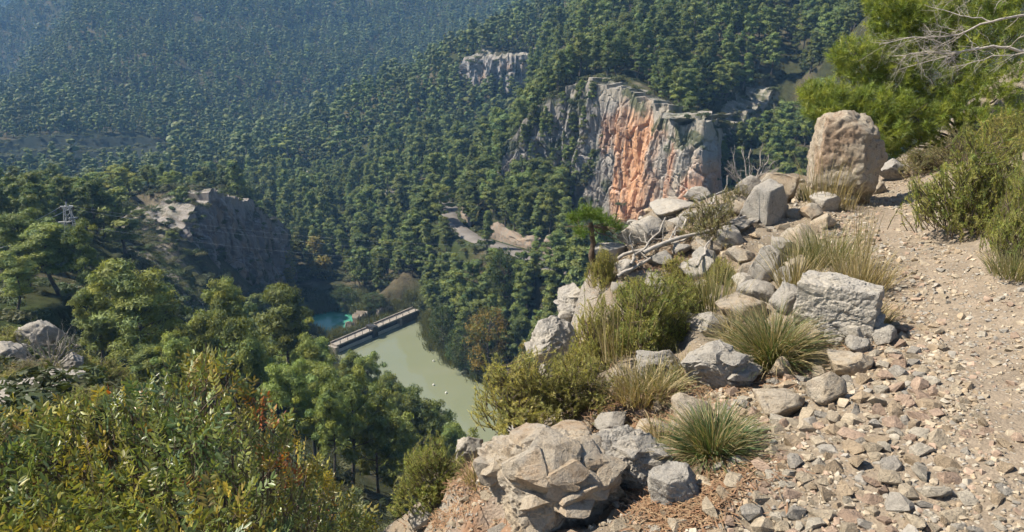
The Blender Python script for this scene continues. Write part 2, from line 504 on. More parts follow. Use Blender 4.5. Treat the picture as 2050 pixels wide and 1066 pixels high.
def rock_mat(name, base, grey, dark, scale=1.0, attr=False, bumpd=0.02, orange=None, streak=False, top_grey=True, contrast=1.0):
    m, nt, b = new_mat(name)
    tc = N(nt, 'ShaderNodeTexCoord')
    P = tc.outputs['Object']
    oi = N(nt, 'ShaderNodeObjectInfo')
    add = N(nt, 'ShaderNodeVectorMath', operation='ADD'); nt.links.new(P, add.inputs[0])
    nt.links.new(oi.outputs['Location'], add.inputs[1]); P = add.outputs[0]
    if streak:
        mp = N(nt, 'ShaderNodeMapping'); mp.inputs['Scale'].default_value = (1, 1, 0.22); nt.links.new(P, mp.inputs[0]); PS = mp.outputs[0]
    else:
        PS = P
    n1 = noise(nt, PS, 1.6 * scale, 6, 0.62, 0.4)
    n2 = noise(nt, PS, 7 * scale, 6, 0.7)
    n3 = noise(nt, P, 34 * scale, 4, 0.7)
    if attr:
        at = N(nt, 'ShaderNodeAttribute', attribute_name='Col'); c0 = at.outputs['Color']
    else:
        c0 = mixc(nt, ramp(nt, n1, [(0.38, 0), (0.62, 1)]), base, grey)
    if orange is not None:
        no = noise(nt, PS, 1.1 * scale, 3, 0.5, 0.5)
        c0 = mixc(nt, ramp(nt, no, [(0.54, 0), (0.68, 0.75)]), c0, orange)
    if top_grey:
        g = N(nt, 'ShaderNodeNewGeometry'); sx = N(nt, 'ShaderNodeSeparateXYZ'); nt.links.new(g.outputs['Normal'], sx.inputs[0])
        up = math_n(nt, 'MULTIPLY', ramp(nt, sx.outputs[2], [(0.25, 0), (0.8, 1)]), ramp(nt, n2, [(0.42, 0), (0.6, 0.7)]))
        c0 = mixc(nt, up, c0, grey)
    c1 = mixc(nt, ramp(nt, n2, [(0.30, 0.75 * contrast), (0.47, 0)]), c0, dark)
    c2 = mixc(nt, 0.55, c1, ramp(nt, n3, [(0.3, 0.35), (0.7, 0.75)]), 'OVERLAY')
    nt.links.new(c2, b.inputs['Base Color'])
    v = vor(nt, PS, 5.0 * scale, 'DISTANCE_TO_EDGE')
    cr = ramp(nt, v.outputs['Distance'], [(0.0, 0), (0.06, 1)])
    h = math_n(nt, 'ADD', math_n(nt, 'MULTIPLY', n2, 1.2), math_n(nt, 'MULTIPLY', n3, 0.5))
    h = math_n(nt, 'ADD', h, math_n(nt, 'MULTIPLY', cr, 0.07))
    bump(nt, b, h, bumpd)
    b.inputs['Roughness'].default_value = 0.95
    b.inputs['Specular IOR Level'].default_value = 0.1
    return m

# ------------------------------------------------------------------ valley sheet, with vertex colours: forest floor, bare rock, dry scrub, shade painted on the terraces
def sheet_colour(x, y, z):
    n = len(x)
    r = np.hypot(x, y)
    n1 = fbm(xyz(x / 6, y / 6), 4, 31)
    n2 = fbm(xyz(x / 25, y / 25), 3, 33)
    c = np.empty((n, 3))
    c[:] = (0.045, 0.048, 0.024)
    t = sstep(-0.1, 0.5, n1)[:, None]
    c = c * (1 - t) + np.array((0.105, 0.088, 0.058)) * t
    t = sstep(0.1, 0.5, n2)[:, None] * 0.6
    c = c * (1 - t) + np.array((0.045, 0.065, 0.022)) * t
    rock = rocky_mask(x, y, z)
    k = (rock * sstep(-0.25, 0.15, n1 + 0.25 * fbm(xyz(x / 1.5, y / 1.5), 2, 35)))[:, None]
    c = c * (1 - k) + np.array((0.31, 0.27, 0.21)) * k
    ter = terrace_shade_mask(x, y)
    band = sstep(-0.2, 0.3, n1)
    tc = np.stack([0.020 + 0.016 * band, 0.026 + 0.016 * band, 0.024 + 0.012 * band], 1)  # shade of the terrace banks, painted in as a very dark ground colour
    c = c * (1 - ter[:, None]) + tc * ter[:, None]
    return c
SLOPE_D = [px_plan(170, 420, 160), px_plan(300, 400, 162), px_plan(385, 420, 150), px_plan(365, 470, 142), px_plan(400, 545, 136), px_plan(470, 620, 130), px_plan(420, 660, 108), px_plan(330, 610, 115), px_plan(250, 520, 128)]
TOP_C = [px_plan(1140, 190, 164), px_plan(1300, 205, 150), px_plan(1290, 165, 163), px_plan(1180, 160, 178)]
TERRACE_ALL = TERRACE
LEDGE = [UR(-200, 9), UR(160, 12), UR(190, 19), UR(90, 36), UR(-200, 36)]
def rocky_mask(x, y, z):
    k = np.zeros(len(x))
    for P, w in ((SLOPE_D, 3.0), (TOP_C, 2.0), (LEDGE, 3.0)):
        k = np.maximum(k, 1 - sstep(-w, w * 0.7, poly_dist(x, y, P)))
    return k
def terrace_shade_mask(x, y):
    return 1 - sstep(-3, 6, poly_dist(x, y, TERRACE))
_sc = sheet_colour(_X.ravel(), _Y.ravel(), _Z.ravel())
def make_sheet_mat():
    m, nt, b = new_mat('hillside_ground')
    b.inputs['Specular IOR Level'].default_value = 0.0
    at = N(nt, 'ShaderNodeAttribute', attribute_name='Col')
    tc = N(nt, 'ShaderNodeTexCoord'); P = tc.outputs['Object']
    n1 = noise(nt, P, 0.8, 8, 0.7, 0.3)
    n2 = noise(nt, P, 3.2, 5, 0.7)
    c = mixc(nt, 0.8, at.outputs['Color'], ramp(nt, n1, [(0.3, 0.25), (0.7, 0.78)]), 'OVERLAY')
    c = mixc(nt, ramp(nt, n2, [(0.52, 0), (0.62, 0.6)]), c, (0.05, 0.06, 0.024))
    nt.links.new(c, b.inputs['Base Color'])
    bump(nt, b, math_n(nt, 'ADD', n1, n2), 0.22)
    return m
M_SHEET = make_sheet_mat()
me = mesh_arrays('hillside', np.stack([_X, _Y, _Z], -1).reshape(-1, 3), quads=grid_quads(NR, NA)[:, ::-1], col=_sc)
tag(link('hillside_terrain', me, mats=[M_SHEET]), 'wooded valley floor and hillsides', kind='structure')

# ------------------------------------------------------------------ water
def water_mat(name, col, deep, rough):
    m, nt, b = new_mat(name)
    tc = N(nt, 'ShaderNodeTexCoord'); P = tc.outputs['Object']
    n = noise(nt, P, 0.06, 3, 0.5, 0.5)
    nt.links.new(ramp(nt, n, [(0.35, deep), (0.65, col)]), b.inputs['Base Color'])
    b.inputs['Roughness'].default_value = rough
    b.inputs['IOR'].default_value = 1.33
    b.inputs['Specular IOR Level'].default_value = 0.5
    mp = N(nt, 'ShaderNodeMapping'); mp.inputs['Scale'].default_value = (1, 0.6, 1); nt.links.new(P, mp.inputs[0])
    w = noise(nt, mp.outputs[0], 0.9, 3, 0.5)
    bump(nt, b, w, 0.012)
    return m
def water_sheet(name, poly, z, mat, label, grow=6.0):
    p = np.asarray(poly); c = p.mean(0)
    q = c + (p - c) * (1 + grow / np.linalg.norm(p - c, axis=1, keepdims=True))
    V = [(a, b_, z) for a, b_ in q]
    me = bpy.data.meshes.new(name); me.from_pydata(V, [], [list(range(len(V)))]); me.update()
    tag(link(name, me, mats=[mat]), label, kind='structure')
M_LAKE = water_mat('murky_green_water', (0.18, 0.195, 0.13), (0.165, 0.185, 0.115), 0.03)
M_POOL = water_mat('teal_water', (0.07, 0.27, 0.19), (0.05, 0.21, 0.15), 0.05)
_out = [at_z(u, v, LAKE_Z)[:2] for u, v in [(668, 690), (832, 630), (900, 640), (1010, 700), (1120, 800), (1130, 1000), (1000, 1066), (860, 960), (780, 860), (650, 730)]]
def flat_water(name, pts, z, mat, label):
    V = [(float(a), float(b_), z) for a, b_ in pts]
    me = bpy.data.meshes.new(name); me.from_pydata(V, [], [list(range(len(V)))]); me.update()
    if me.polygons[0].normal.z < 0: me.flip_normals()
    return tag(link(name, me, mats=[mat]), label, kind='structure')
flat_water('reservoir_water', _out, LAKE_Z, M_LAKE, 'murky pale green reservoir below the dam walkway')
_outp = [at_z(u, v, LAKE_Z)[:2] for u, v in [(666, 689), (831, 629), (830, 600), (700, 585), (560, 610), (540, 650)]]
flat_water('teal_pool_water', _outp, LAKE_Z - 0.05, M_POOL, 'clear teal pool behind the dam')

# ------------------------------------------------------------------ cliff faces
def cliff(name, pts, tps, colour, mat, base_drop=4.0, step=0.24, rib=1.2, seed=1, lean=2.6, label='', top_extra=0.0, low_z=None):
    pts = np.asarray(pts, float)
    L = np.concatenate([[0], np.cumsum(np.linalg.norm(np.diff(pts, axis=0), axis=1))])
    s = np.arange(0, L[-1], step)
    px = np.interp(s, L, pts[:, 0]); py = np.interp(s, L, pts[:, 1])
    k = np.ones(7) / 7
    px = np.convolve(np.pad(px, 3, mode='edge'), k, 'valid'); py = np.convolve(np.pad(py, 3, mode='edge'), k, 'valid')
    tx = np.gradient(px); ty = np.gradient(py); q = np.hypot(tx, ty)
    nx, ny = ty / q, -tx / q                    # outward: to the right of the line when walking it left to right as seen from the path
    if (nx * -px + ny * -py).mean() < 0: nx, ny = -nx, -ny
    k = np.ones(13) / 13
    nx = np.convolve(np.pad(nx, 6, mode='edge'), k, 'valid'); ny = np.convolve(np.pad(ny, 6, mode='edge'), k, 'valid')
    ex, ey = px, py
    rr = np.hypot(ex, ey)
    ztop = tps(np.stack([np.arctan2(ex, ey), np.log(rr)], 1)) * rr + 1.6 + top_extra + 1.2 * fbm(xyz(s / 5, s * 0, seed), 4, seed) + 0.8 * cells(np.stack([s / 3.0, s * 0], 1), seed + 50)[0] + 0.5 * cells(np.stack([s / 1.1, s * 0], 1), seed + 51)[0]
    e = np.clip(np.minimum(s, L[-1] - s) / (0.09 * L[-1]), 0, 1); e = e * e * (3 - 2 * e)
    zt = terrain_z(px - nx * 7, py - ny * 7) - 1.0
    ztop = ztop * e + np.minimum(ztop, zt) * (1 - e)
    bx, by = px + nx * 4, py + ny * 4
    zb = terrain_z(bx, by) - base_drop
    if low_z is not None: zb = np.where(s > 0.45 * L[-1], np.minimum(zb, low_z), zb)
    H = ztop - zb
    nt_ = int(max(12, H.max() / step))
    rows = []; cols = []
    ncap = 10
    for i in range(ncap, 0, -1):                # weathered top, running back into the hill
        d = -8.0 * i / ncap
        x = px + nx * d; y = py + ny * d; r2 = np.hypot(x, y)
        z = tps(np.stack([np.arctan2(x, y), np.log(r2)], 1)) * r2 + 1.6 + 0.35 * (ncap - i) / ncap * 2 - 0.3 + 1.1 * fbm(xyz(x / 2.5, y / 2.5, seed), 4, seed + 3) + 0.25 * cells(np.stack([x / 1.7, y / 1.7], 1), seed + 52)[0]
        z = z * (i / ncap) + ztop * (1 - i / ncap)
        rows.append(np.stack([x, y, z], 1)); cols.append(np.zeros(len(s)) - i / ncap)
    for j in range(nt_ + 1):
        t = j / nt_
        z = ztop - H * t
        P = xyz(s / 3.2, z / 14, seed)
        wz = z + 1.2 * fbm(xyz(s / 4, z / 4, seed), 2, seed + 21); ws = s + 0.9 * fbm(xyz(s / 3, z / 6, seed), 2, seed + 22)
        pil = np.abs(fbm(xyz(ws / 4.2, wz / 26, seed), 3, seed))                       # rounded pillars between sharp cracks
        c1, b1 = cells(np.stack([ws / 2.6, wz / 6.5], 1), seed + 31); c2, b2 = cells(np.stack([ws / 1.0, wz / 2.1], 1), seed + 32)
        d = lean * t + rib * 2.6 * pil + 0.8 * rib * fbm(xyz(s / 9, z / 12, seed + 5), 3, seed + 7) + 0.42 * rib * c1 + 0.14 * rib * c2
        d = d - 0.5 * rib * sstep(0.16, 0.0, b1) - 0.16 * rib * sstep(0.12, 0.0, b2) + 0.22 * rib * fbm(xyz(s / 0.8, z / 5.0, seed), 3, seed + 11, ridged=True) + 0.12 * rib * fbm(xyz(s / 0.7, z / 1.0, seed), 3, seed + 12)
        d = d * (0.25 + 0.75 * min(1, t * 6)) + 0.3
        rows.append(np.stack([px + nx * d, py + ny * d, z], 1)); cols.append(np.full(len(s), t))
    V = np.concatenate(rows); T = np.concatenate(cols); S = np.tile(s / L[-1], len(rows))
    C = colour(S, T, V, seed)
    Q = grid_quads(len(rows), len(s))
    me = mesh_arrays(name, V, quads=Q, col=C, smooth=False)
    o = tag(link(name, me, mats=[mat]), label, kind='structure')
    CLIFF_PTS.append((name, V, S, T))
    return o
CLIFF_PTS = []
def _blend(c, col, k):
    return c * (1 - k[:, None]) + np.asarray(col) * k[:, None]
def blob(S, T, s0, t0, ws, wt, V, seed):
    n = fbm(np.stack([S * 26, T * 7, np.full(len(S), seed)], 1), 4, seed)
    return sstep(-0.3, 0.3, 1 - np.sqrt(((S - s0) / ws) ** 2 + ((T - t0) / wt) ** 2) + 0.55 * n)
def col_orange(S, T, V, seed):
    n = fbm(np.stack([S * 50, T * 5, S * 0], 1), 5, seed + 40)
    c = np.empty((len(S), 3)); c[:] = (0.255, 0.235, 0.205)
    c = _blend(c, (0.36, 0.305, 0.24), sstep(-0.1, 0.35, n))
    left = 1 - sstep(0.31, 0.325, S)
    c = _blend(c, (0.19, 0.18, 0.17), left * 0.8)
    O = (0.52, 0.285, 0.155)
    c = _blend(c, O, blob(S, T, 0.385, 0.42, 0.062, 0.5, V, seed))
    c = _blend(c, (0.46, 0.28, 0.175), blob(S, T, 0.435, 0.82, 0.045, 0.36, V, seed + 1))
    c = _blend(c, (0.36, 0.19, 0.11), blob(S, T, 0.487, 0.42, 0.014, 0.3, V, seed + 2) * 0.8)
    c = _blend(c, (0.45, 0.25, 0.155), blob(S, T, 0.575, 0.50, 0.055, 0.34, V, seed + 3))
    c = _blend(c, (0.36, 0.2, 0.12), blob(S, T, 0.292, 0.28, 0.02, 0.12, V, seed + 4) * 0.7)
    c = _blend(c, (0.20, 0.215, 0.23), blob(S, T, 0.59, 0.16, 0.035, 0.16, V, seed + 5) * 0.8)
    c = _blend(c, (0.28, 0.25, 0.20), sstep(0.14, 0.02, T) * 0.8)
    c = _blend(c, (0.09, 0.095, 0.05), (T < 0) * sstep(-0.25, 0.15, fbm(V / 1.6, 3, seed + 80)) * 0.9)
    c = _blend(c, (0.34, 0.305, 0.26), sstep(0.05, 0.5, fbm(np.stack([S * 95, T * 1.6, S * 0 + 5], 1), 4, seed + 90)) * 0.35)
    dk = fbm(np.stack([S * 75, T * 2.2, S * 0 + 3], 1), 4, seed + 60)
    c = _blend(c, (0.10, 0.097, 0.09), sstep(0.25, 0.55, dk) * 0.55)
    gr = fbm(np.stack([S * 30, T * 9, S * 0 + 9], 1), 4, seed + 70)
    c = _blend(c, (0.055, 0.07, 0.03), sstep(0.25, 0.45, gr + 0.25 * (T < 0.15) - 0.12 + 0.12 * ((S < 0.31) | (S > 0.66))) * 0.8)
    return c
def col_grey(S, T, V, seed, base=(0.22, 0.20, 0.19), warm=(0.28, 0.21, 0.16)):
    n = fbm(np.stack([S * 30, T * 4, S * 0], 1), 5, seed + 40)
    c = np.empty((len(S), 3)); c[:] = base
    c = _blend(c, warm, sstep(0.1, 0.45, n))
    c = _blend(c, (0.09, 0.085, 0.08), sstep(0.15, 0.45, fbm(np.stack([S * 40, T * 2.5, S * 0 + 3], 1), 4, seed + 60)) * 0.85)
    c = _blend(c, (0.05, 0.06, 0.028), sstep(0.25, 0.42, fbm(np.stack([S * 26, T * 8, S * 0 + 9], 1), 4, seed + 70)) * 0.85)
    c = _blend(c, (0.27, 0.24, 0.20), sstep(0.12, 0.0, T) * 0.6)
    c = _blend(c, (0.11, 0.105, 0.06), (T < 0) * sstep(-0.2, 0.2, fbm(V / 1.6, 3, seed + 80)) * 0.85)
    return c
M_CLIFF = rock_mat('cliff_limestone', (0.3, 0.3, 0.3), (0.33, 0.31, 0.285), (0.085, 0.08, 0.075), scale=0.35, attr=True, bumpd=0.09, streak=True, contrast=0.8)
cliff('orange_cliff_face', CLIFF_C, TPS_C, col_orange, M_CLIFF, seed=4, rib=1.15, base_drop=8.0, label='sunlit grey and orange limestone cliff above the bend of the road')
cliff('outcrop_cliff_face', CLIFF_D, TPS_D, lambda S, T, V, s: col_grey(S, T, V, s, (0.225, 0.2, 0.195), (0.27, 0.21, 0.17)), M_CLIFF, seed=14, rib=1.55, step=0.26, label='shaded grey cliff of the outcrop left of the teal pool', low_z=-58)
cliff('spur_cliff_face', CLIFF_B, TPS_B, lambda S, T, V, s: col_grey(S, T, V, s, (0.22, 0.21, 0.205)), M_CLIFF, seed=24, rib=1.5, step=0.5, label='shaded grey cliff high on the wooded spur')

# ------------------------------------------------------------------ roads
def road(name, pts, w, mat, label):
    P = np.asarray(pts, float)
    L = np.concatenate([[0], np.cumsum(np.linalg.norm(np.diff(P[:, :2], axis=0), axis=1))])
    s = np.arange(0, L[-1], 1.0)
    Q = np.stack([np.interp(s, L, P[:, i]) for i in range(3)], 1)
    k = np.ones(9) / 9
    for i in range(3): Q[:, i] = np.convolve(np.pad(Q[:, i], 4, mode='edge'), k, 'valid')
    t = np.gradient(Q[:, :2], axis=0); t /= np.linalg.norm(t, axis=1, keepdims=True)
    n = np.stack([t[:, 1], -t[:, 0]], 1)
    rows = []
    for off, dz in ((-w / 2 - 0.6, -0.7), (-w / 2, 0.02), (0, 0.06), (w / 2, 0.02), (w / 2 + 0.6, -0.7)):
        rows.append(np.column_stack([Q[:, :2] + n * off, Q[:, 2] + dz]))
    V = np.concatenate(rows)
    me = mesh_arrays(name, V, quads=grid_quads(5, len(s)), smooth=True)
    o = tag(link(name, me, mats=[mat]), label, kind='structure')
    if o.data.polygons[0].normal.z < 0: o.data.flip_normals()
    return o
M_ROAD = plain('pale_asphalt', (0.17, 0.155, 0.14), 0.95, 0.1, 0.5, 0.2)
road('valley_road', ROAD, 3.4, M_ROAD, 'narrow pale road winding under the orange cliff')
M_ROAD2 = plain('pale_track', (0.26, 0.24, 0.21), 0.95, 0.1, 0.5, 0.2)
road('far_road', ROAD2, 4.0, M_ROAD2, 'pale straight road far down the valley')
# ------------------------------------------------------------------ trees
def leaf_tris(P, out, size, width, rng, spread=0.55, updir=0.25):
    """small blade-shaped faces, roughly facing outwards"""
    n = len(P)
    g = unit(out + spread * rng.normal(size=(n, 3)))
    d = rng.normal(size=(n, 3)) + np.array([0, 0, updir])
    d = unit(d - (d * g).sum(1, keepdims=True) * g)
    s = np.cross(g, d)
    L = size * rng.uniform(0.65, 1.3, (n, 1)); w = width * rng.uniform(0.7, 1.3, (n, 1))
    V = np.stack([P - s * w * 0.5 - d * L * 0.4, P + s * w * 0.5 - d * L * 0.4, P + d * L * 0.6], 1).reshape(-1, 3)
    T = np.arange(3 * n).reshape(-1, 3)
    return V, T
import bmesh
def ico(sub):
    bm = bmesh.new(); bmesh.ops.create_icosphere(bm, subdivisions=sub, radius=1.0)
    V = np.array([v.co[:] for v in bm.verts]); T = np.array([[v.index for v in f.verts] for f in bm.faces]); bm.free()
    return V, T
_CORE = ico(1)
def pine_parts(h, rng, puffs=60, leaves=110, leaf=0.22, lw=0.06, shape='dome', col=(0.142, 0.182, 0.054), bare=0.35, rx=0.30, lean=0.0, sides=7, core=0.0):
    """returns (trunk mesh arrays, crown mesh arrays); Aleppo pine: leaning trunk, tufted limbs"""
    tr = Acc(); cr = Acc()
    nseg = 9
    t = np.linspace(0, 1, nseg)
    wob = rng.normal(size=2) * 0.05 * h
    ax = np.stack([wob[0] * np.sin(t * 2.4) + lean * h * t, wob[1] * np.sin(t * 3.1), t * h * 0.95], 1)
    ax[0, 2] = -0.5
    rad = 0.022 * h * (1 - t) ** 0.8 + 0.01
    bark = np.array((0.10, 0.085, 0.07))
    V, Q = tube(ax, rad, sides); tr.add(V, Q, C=bark)
    nl = max(6, puffs // 3)
    for i in range(nl):
        f = bare + (1 - bare) * (i + rng.uniform(0, 1)) / nl
        f = min(f, 0.98)
        p0 = np.array([np.interp(f, t, ax[:, k]) for k in range(3)])
        q = (f - bare) / (1 - bare)
        if shape == 'dome': prof = math.sqrt(max(0.02, 1 - (q * 0.96) ** 2)) * (0.62 + 0.38 * min(1, q * 3 + 0.3))
        elif shape == 'cone': prof = (1.0 - 0.86 * q) * (0.7 + 0.3 * min(1, q * 4))
        else: prof = math.sin(math.pi * min(0.96, 0.2 + 0.75 * q)) ** 0.7
        Lb = h * rx * prof * rng.uniform(0.65, 1.15)
        a = i * 2.39996 + rng.uniform(-0.5, 0.5)
        el = rng.uniform(0.1, 0.55) + 0.5 * q
        d = np.array([math.cos(a) * math.cos(el), math.sin(a) * math.cos(el), math.sin(el)])
        m = p0 + d * Lb * 0.5 - np.array([0, 0, 0.05 * Lb]); e = p0 + d * Lb + np.array([0, 0, 0.1 * Lb])
        V, Q = tube([p0, m, e], [0.008 * h * (1 - 0.6 * f), 0.006 * h * (1 - 0.6 * f), 0.012], 4); tr.add(V, Q, C=bark)
        for k in range(3):
            w = (1.0, 0.72, 0.45)[k]
            c = p0 + (e - p0) * w + rng.normal(size=3) * np.array([1, 1, 0.5]) * 0.16 * Lb + np.array([0, 0, 0.04 * h * rng.uniform(0, 1)])
            R = h * 0.072 * rng.uniform(0.75, 1.35)
            n = int(leaves * rng.uniform(0.7, 1.2))
            o = rand_dir(n, rng); o[:, 2] = np.abs(o[:, 2]) * 1.0 - 0.25; o = unit(o)
            rr_ = R * rng.uniform(0.35, 1.0, (n, 1)) ** 0.6
            P = c + o * rr_ * np.array([1.1, 1.1, 0.72])
            out = unit(o + np.array([0, 0, 0.35]))
            V, T = leaf_tris(P, out, leaf * h / 8, lw * h / 8, rng)
            cc = np.array(col) * rng.uniform(0.8, 1.2) * (1 + np.array([0.12, 0.05, -0.1]) * rng.normal())
            C = np.repeat(cc * rng.uniform(0.8, 1.2, (n, 1)), 3, 0)
            cr.add(V, T=T, C=C)
            if core > 0 and k != 2:
                cv = _CORE[0] * (1 + 0.45 * rng.uniform(-1, 1, (len(_CORE[0]), 1))) * R * core * np.array([1.1, 1.1, 0.8])
                cr.add(cv + c, T=_CORE[1], C=np.tile(cc * 0.92, (len(cv), 1)))
    return tr, cr
M_BARK = plain('pine_bark', (0.11, 0.095, 0.08), 0.95, 0.1, 6, 0.4, 0.02)
M_PINE = leaf_mat('pine_needles', trans=0.26, var=0.32, hue=0.015)
_trng = np.random.default_rng(21)
def tree_protos(n, **kw):
    out = []
    for i in range(n):
        k = dict(kw)
        sh = k.pop('shapes')[i % len(k.get('shapes', kw['shapes']))] if 'shapes' in k else 'dome'
        rx = k.pop('rxs')[i % len(kw['rxs'])]
        ba = k.pop('bares')[i % len(kw['bares'])]
        tr, cr = pine_parts(8.0, _trng, shape=sh, rx=rx, bare=ba, lean=_trng.normal() * 0.04, **k)
        out.append((tr, cr))
    return out
def proto_meshes(protos, name):
    L = []
    for tr, cr in protos:
        tm = tr.mesh(name + '_trunk'); tm.materials.append(M_BARK)
        cm = cr.mesh(name + '_crown', smooth=False); cm.materials.append(M_PINE)
        L.append((tm, cm))
    return L
NEAR_P = proto_meshes(tree_protos(6, puffs=84, leaves=150, leaf=0.27, lw=0.075, core=0.42, col=(0.205, 0.245, 0.07), shapes=['dome', 'dome', 'oval', 'dome', 'oval', 'dome'], rxs=[0.30, 0.36, 0.27, 0.33, 0.25, 0.38], bares=[0.3, 0.38, 0.3, 0.45, 0.4, 0.28]), 'pine')
MID_P = proto_meshes(tree_protos(6, puffs=54, leaves=80, leaf=0.34, lw=0.13, core=0.62, shapes=['oval', 'cone', 'dome', 'oval', 'cone', 'dome'], rxs=[0.22, 0.22, 0.27, 0.2, 0.19, 0.25], bares=[0.22, 0.15, 0.25, 0.2, 0.15, 0.3]), 'slim_pine')
def joined_proto(tr, cr, name):
    V = np.concatenate(tr.V + cr.V); nt_ = sum(len(v) for v in tr.V)
    Q = np.concatenate(tr.Q); T = np.concatenate(cr.T) + nt_
    C = np.concatenate([np.asarray(c) for c in tr.C + cr.C])
    me = mesh_arrays(name, V, T, Q, False, C, mat_idx=[0] * len(Q) + [1] * len(T))
    me.materials.append(M_BARK); me.materials.append(M_PINE)
    return me
MIDJ = [joined_proto(t, c, 'mid_pine') for t, c in tree_protos(4, puffs=42, leaves=50, leaf=0.42, lw=0.17, sides=5, core=0.7, shapes=['oval', 'cone', 'dome', 'oval'], rxs=[0.23, 0.22, 0.27, 0.21], bares=[0.2, 0.15, 0.25, 0.2])]
FARJ = [joined_proto(t, c, 'far_pine') for t, c in tree_protos(4, puffs=24, leaves=10, leaf=0.7, lw=0.35, sides=4, core=1.15, shapes=['dome', 'cone', 'oval', 'cone'], rxs=[0.27, 0.25, 0.23, 0.22], bares=[0.15, 0.1, 0.12, 0.1])]

def instancer(name, meshes, P, rotz, scl, idx, label, cat=None):
    """one 'stuff' object: a point cloud of tree positions, instanced with geometry nodes"""
    coll = bpy.data.collections.new(name + '_shapes')
    for i, m in enumerate(meshes):
        coll.objects.link(bpy.data.objects.new('%s_shape_%d' % (name, i), m))
    me = bpy.data.meshes.new(name)
    me.vertices.add(len(P)); me.vertices.foreach_set('co', np.asarray(P, np.float32).ravel())
    a = me.attributes.new('rot', 'FLOAT_VECTOR', 'POINT')
    rv = np.zeros((len(P), 3), np.float32); rv[:, 2] = rotz
    a.data.foreach_set('vector', rv.ravel())
    a = me.attributes.new('scl', 'FLOAT_VECTOR', 'POINT'); a.data.foreach_set('vector', np.asarray(scl, np.float32).ravel())
    a = me.attributes.new('idx', 'INT', 'POINT'); a.data.foreach_set('value', np.asarray(idx, np.int32))
    o = link(name, me)
    g = bpy.data.node_groups.new(name, 'GeometryNodeTree')
    g.interface.new_socket('Geometry', in_out='INPUT', socket_type='NodeSocketGeometry')
    g.interface.new_socket('Geometry', in_out='OUTPUT', socket_type='NodeSocketGeometry')
    gi = g.nodes.new('NodeGroupInput'); go = g.nodes.new('NodeGroupOutput')
    ip = g.nodes.new('GeometryNodeInstanceOnPoints'); ci = g.nodes.new('GeometryNodeCollectionInfo')
    ci.inputs['Collection'].default_value = coll; ci.inputs['Separate Children'].default_value = True; ci.inputs['Reset Children'].default_value = True
    def na(nm, dt):
        n = g.nodes.new('GeometryNodeInputNamedAttribute'); n.data_type = dt; n.inputs['Name'].default_value = nm; return n.outputs['Attribute']
    ip.inputs['Pick Instance'].default_value = True
    g.links.new(gi.outputs[0], ip.inputs['Points']); g.links.new(ci.outputs[0], ip.inputs['Instance'])
    g.links.new(na('idx', 'INT'), ip.inputs['Instance Index'])
    g.links.new(na('rot', 'FLOAT_VECTOR'), ip.inputs['Rotation'])
    g.links.new(na('scl', 'FLOAT_VECTOR'), ip.inputs['Scale'])
    g.links.new(ip.outputs[0], go.inputs[0])
    md = o.modifiers.new('instances', 'NODES'); md.node_group = g
    tag(o, label, cat, kind='stuff')
    return o

# where trees stand -------------------------------------------------
def in_view(x, y, z, h, mu=70, mv=60):
    u, v, d = project(np.stack([x, y, z], -1)); u2, v2, d2 = project(np.stack([x, y, z + h], -1))
    return (u > -mu) & (u < 2050 + mu) & (v2 < 1066 + mv) & (v > -mv)
def terr_slope(x, y):
    e = 1.5
    return np.hypot(terrain_z(x + e, y) - terrain_z(x - e, y), terrain_z(x, y + e) - terrain_z(x, y - e)) / (2 * e)
def scatter(r0, r1, spacing, seed, lim=2.0):
    rng = np.random.default_rng(seed)
    A = 0.5 * (r1 * r1 - r0 * r0) * math.radians(84)
    n = int(A / (spacing * spacing) * 1.6)
    r = np.sqrt(rng.uniform(r0 * r0, r1 * r1, n)); a = rng.uniform(math.radians(-42), math.radians(42), n)
    x = np.sin(a) * r; y = np.cos(a) * r
    # thin to a minimum spacing with a hash grid
    keep = []; grid = {}
    s = spacing * 0.8
    for i in range(n):
        key = (int(x[i] // s), int(y[i] // s))
        ok = True
        for dx in (-1, 0, 1):
            for dy in (-1, 0, 1):
                for j in grid.get((key[0] + dx, key[1] + dy), ()):
                    if (x[i] - x[j]) ** 2 + (y[i] - y[j]) ** 2 < s * s: ok = False
        if ok:
            grid.setdefault(key, []).append(i); keep.append(i)
    k = np.array(keep)
    return x[k], y[k], rng
BARE = []
def tree_ok(x, y, r):
    ok = np.ones(len(x), bool)
    for P, m in ((LAKE, 1.5), (POOL, 3.0)):
        ok &= poly_dist(x, y, P) > m
    for R, w in ((ROAD, 2.5), (ROAD2, 6.0)):
        d, s = line_dist(x, y, [p[:2] for p in R]); ok &= d > w
    ok &= poly_dist(x, y, TERRACE) > 2
    ok &= poly_dist(x, y, POLY_C) * (r < 260) < 1e9
    for P in (CLIFF_C, CLIFF_D, CLIFF_B):
        d, s = line_dist(x, y, P); ok &= d > 3.2
    rng = np.random.default_rng(77)
    dD = poly_dist(x, y, SLOPE_D); ok &= (dD > 0) | (rng.uniform(size=len(x)) < 0.03)
    dT = poly_dist(x, y, TOP_C); ok &= (dT > 0) | (rng.uniform(size=len(x)) < 0.4)
    return ok
TREES = []   # x, y, z, h, kind
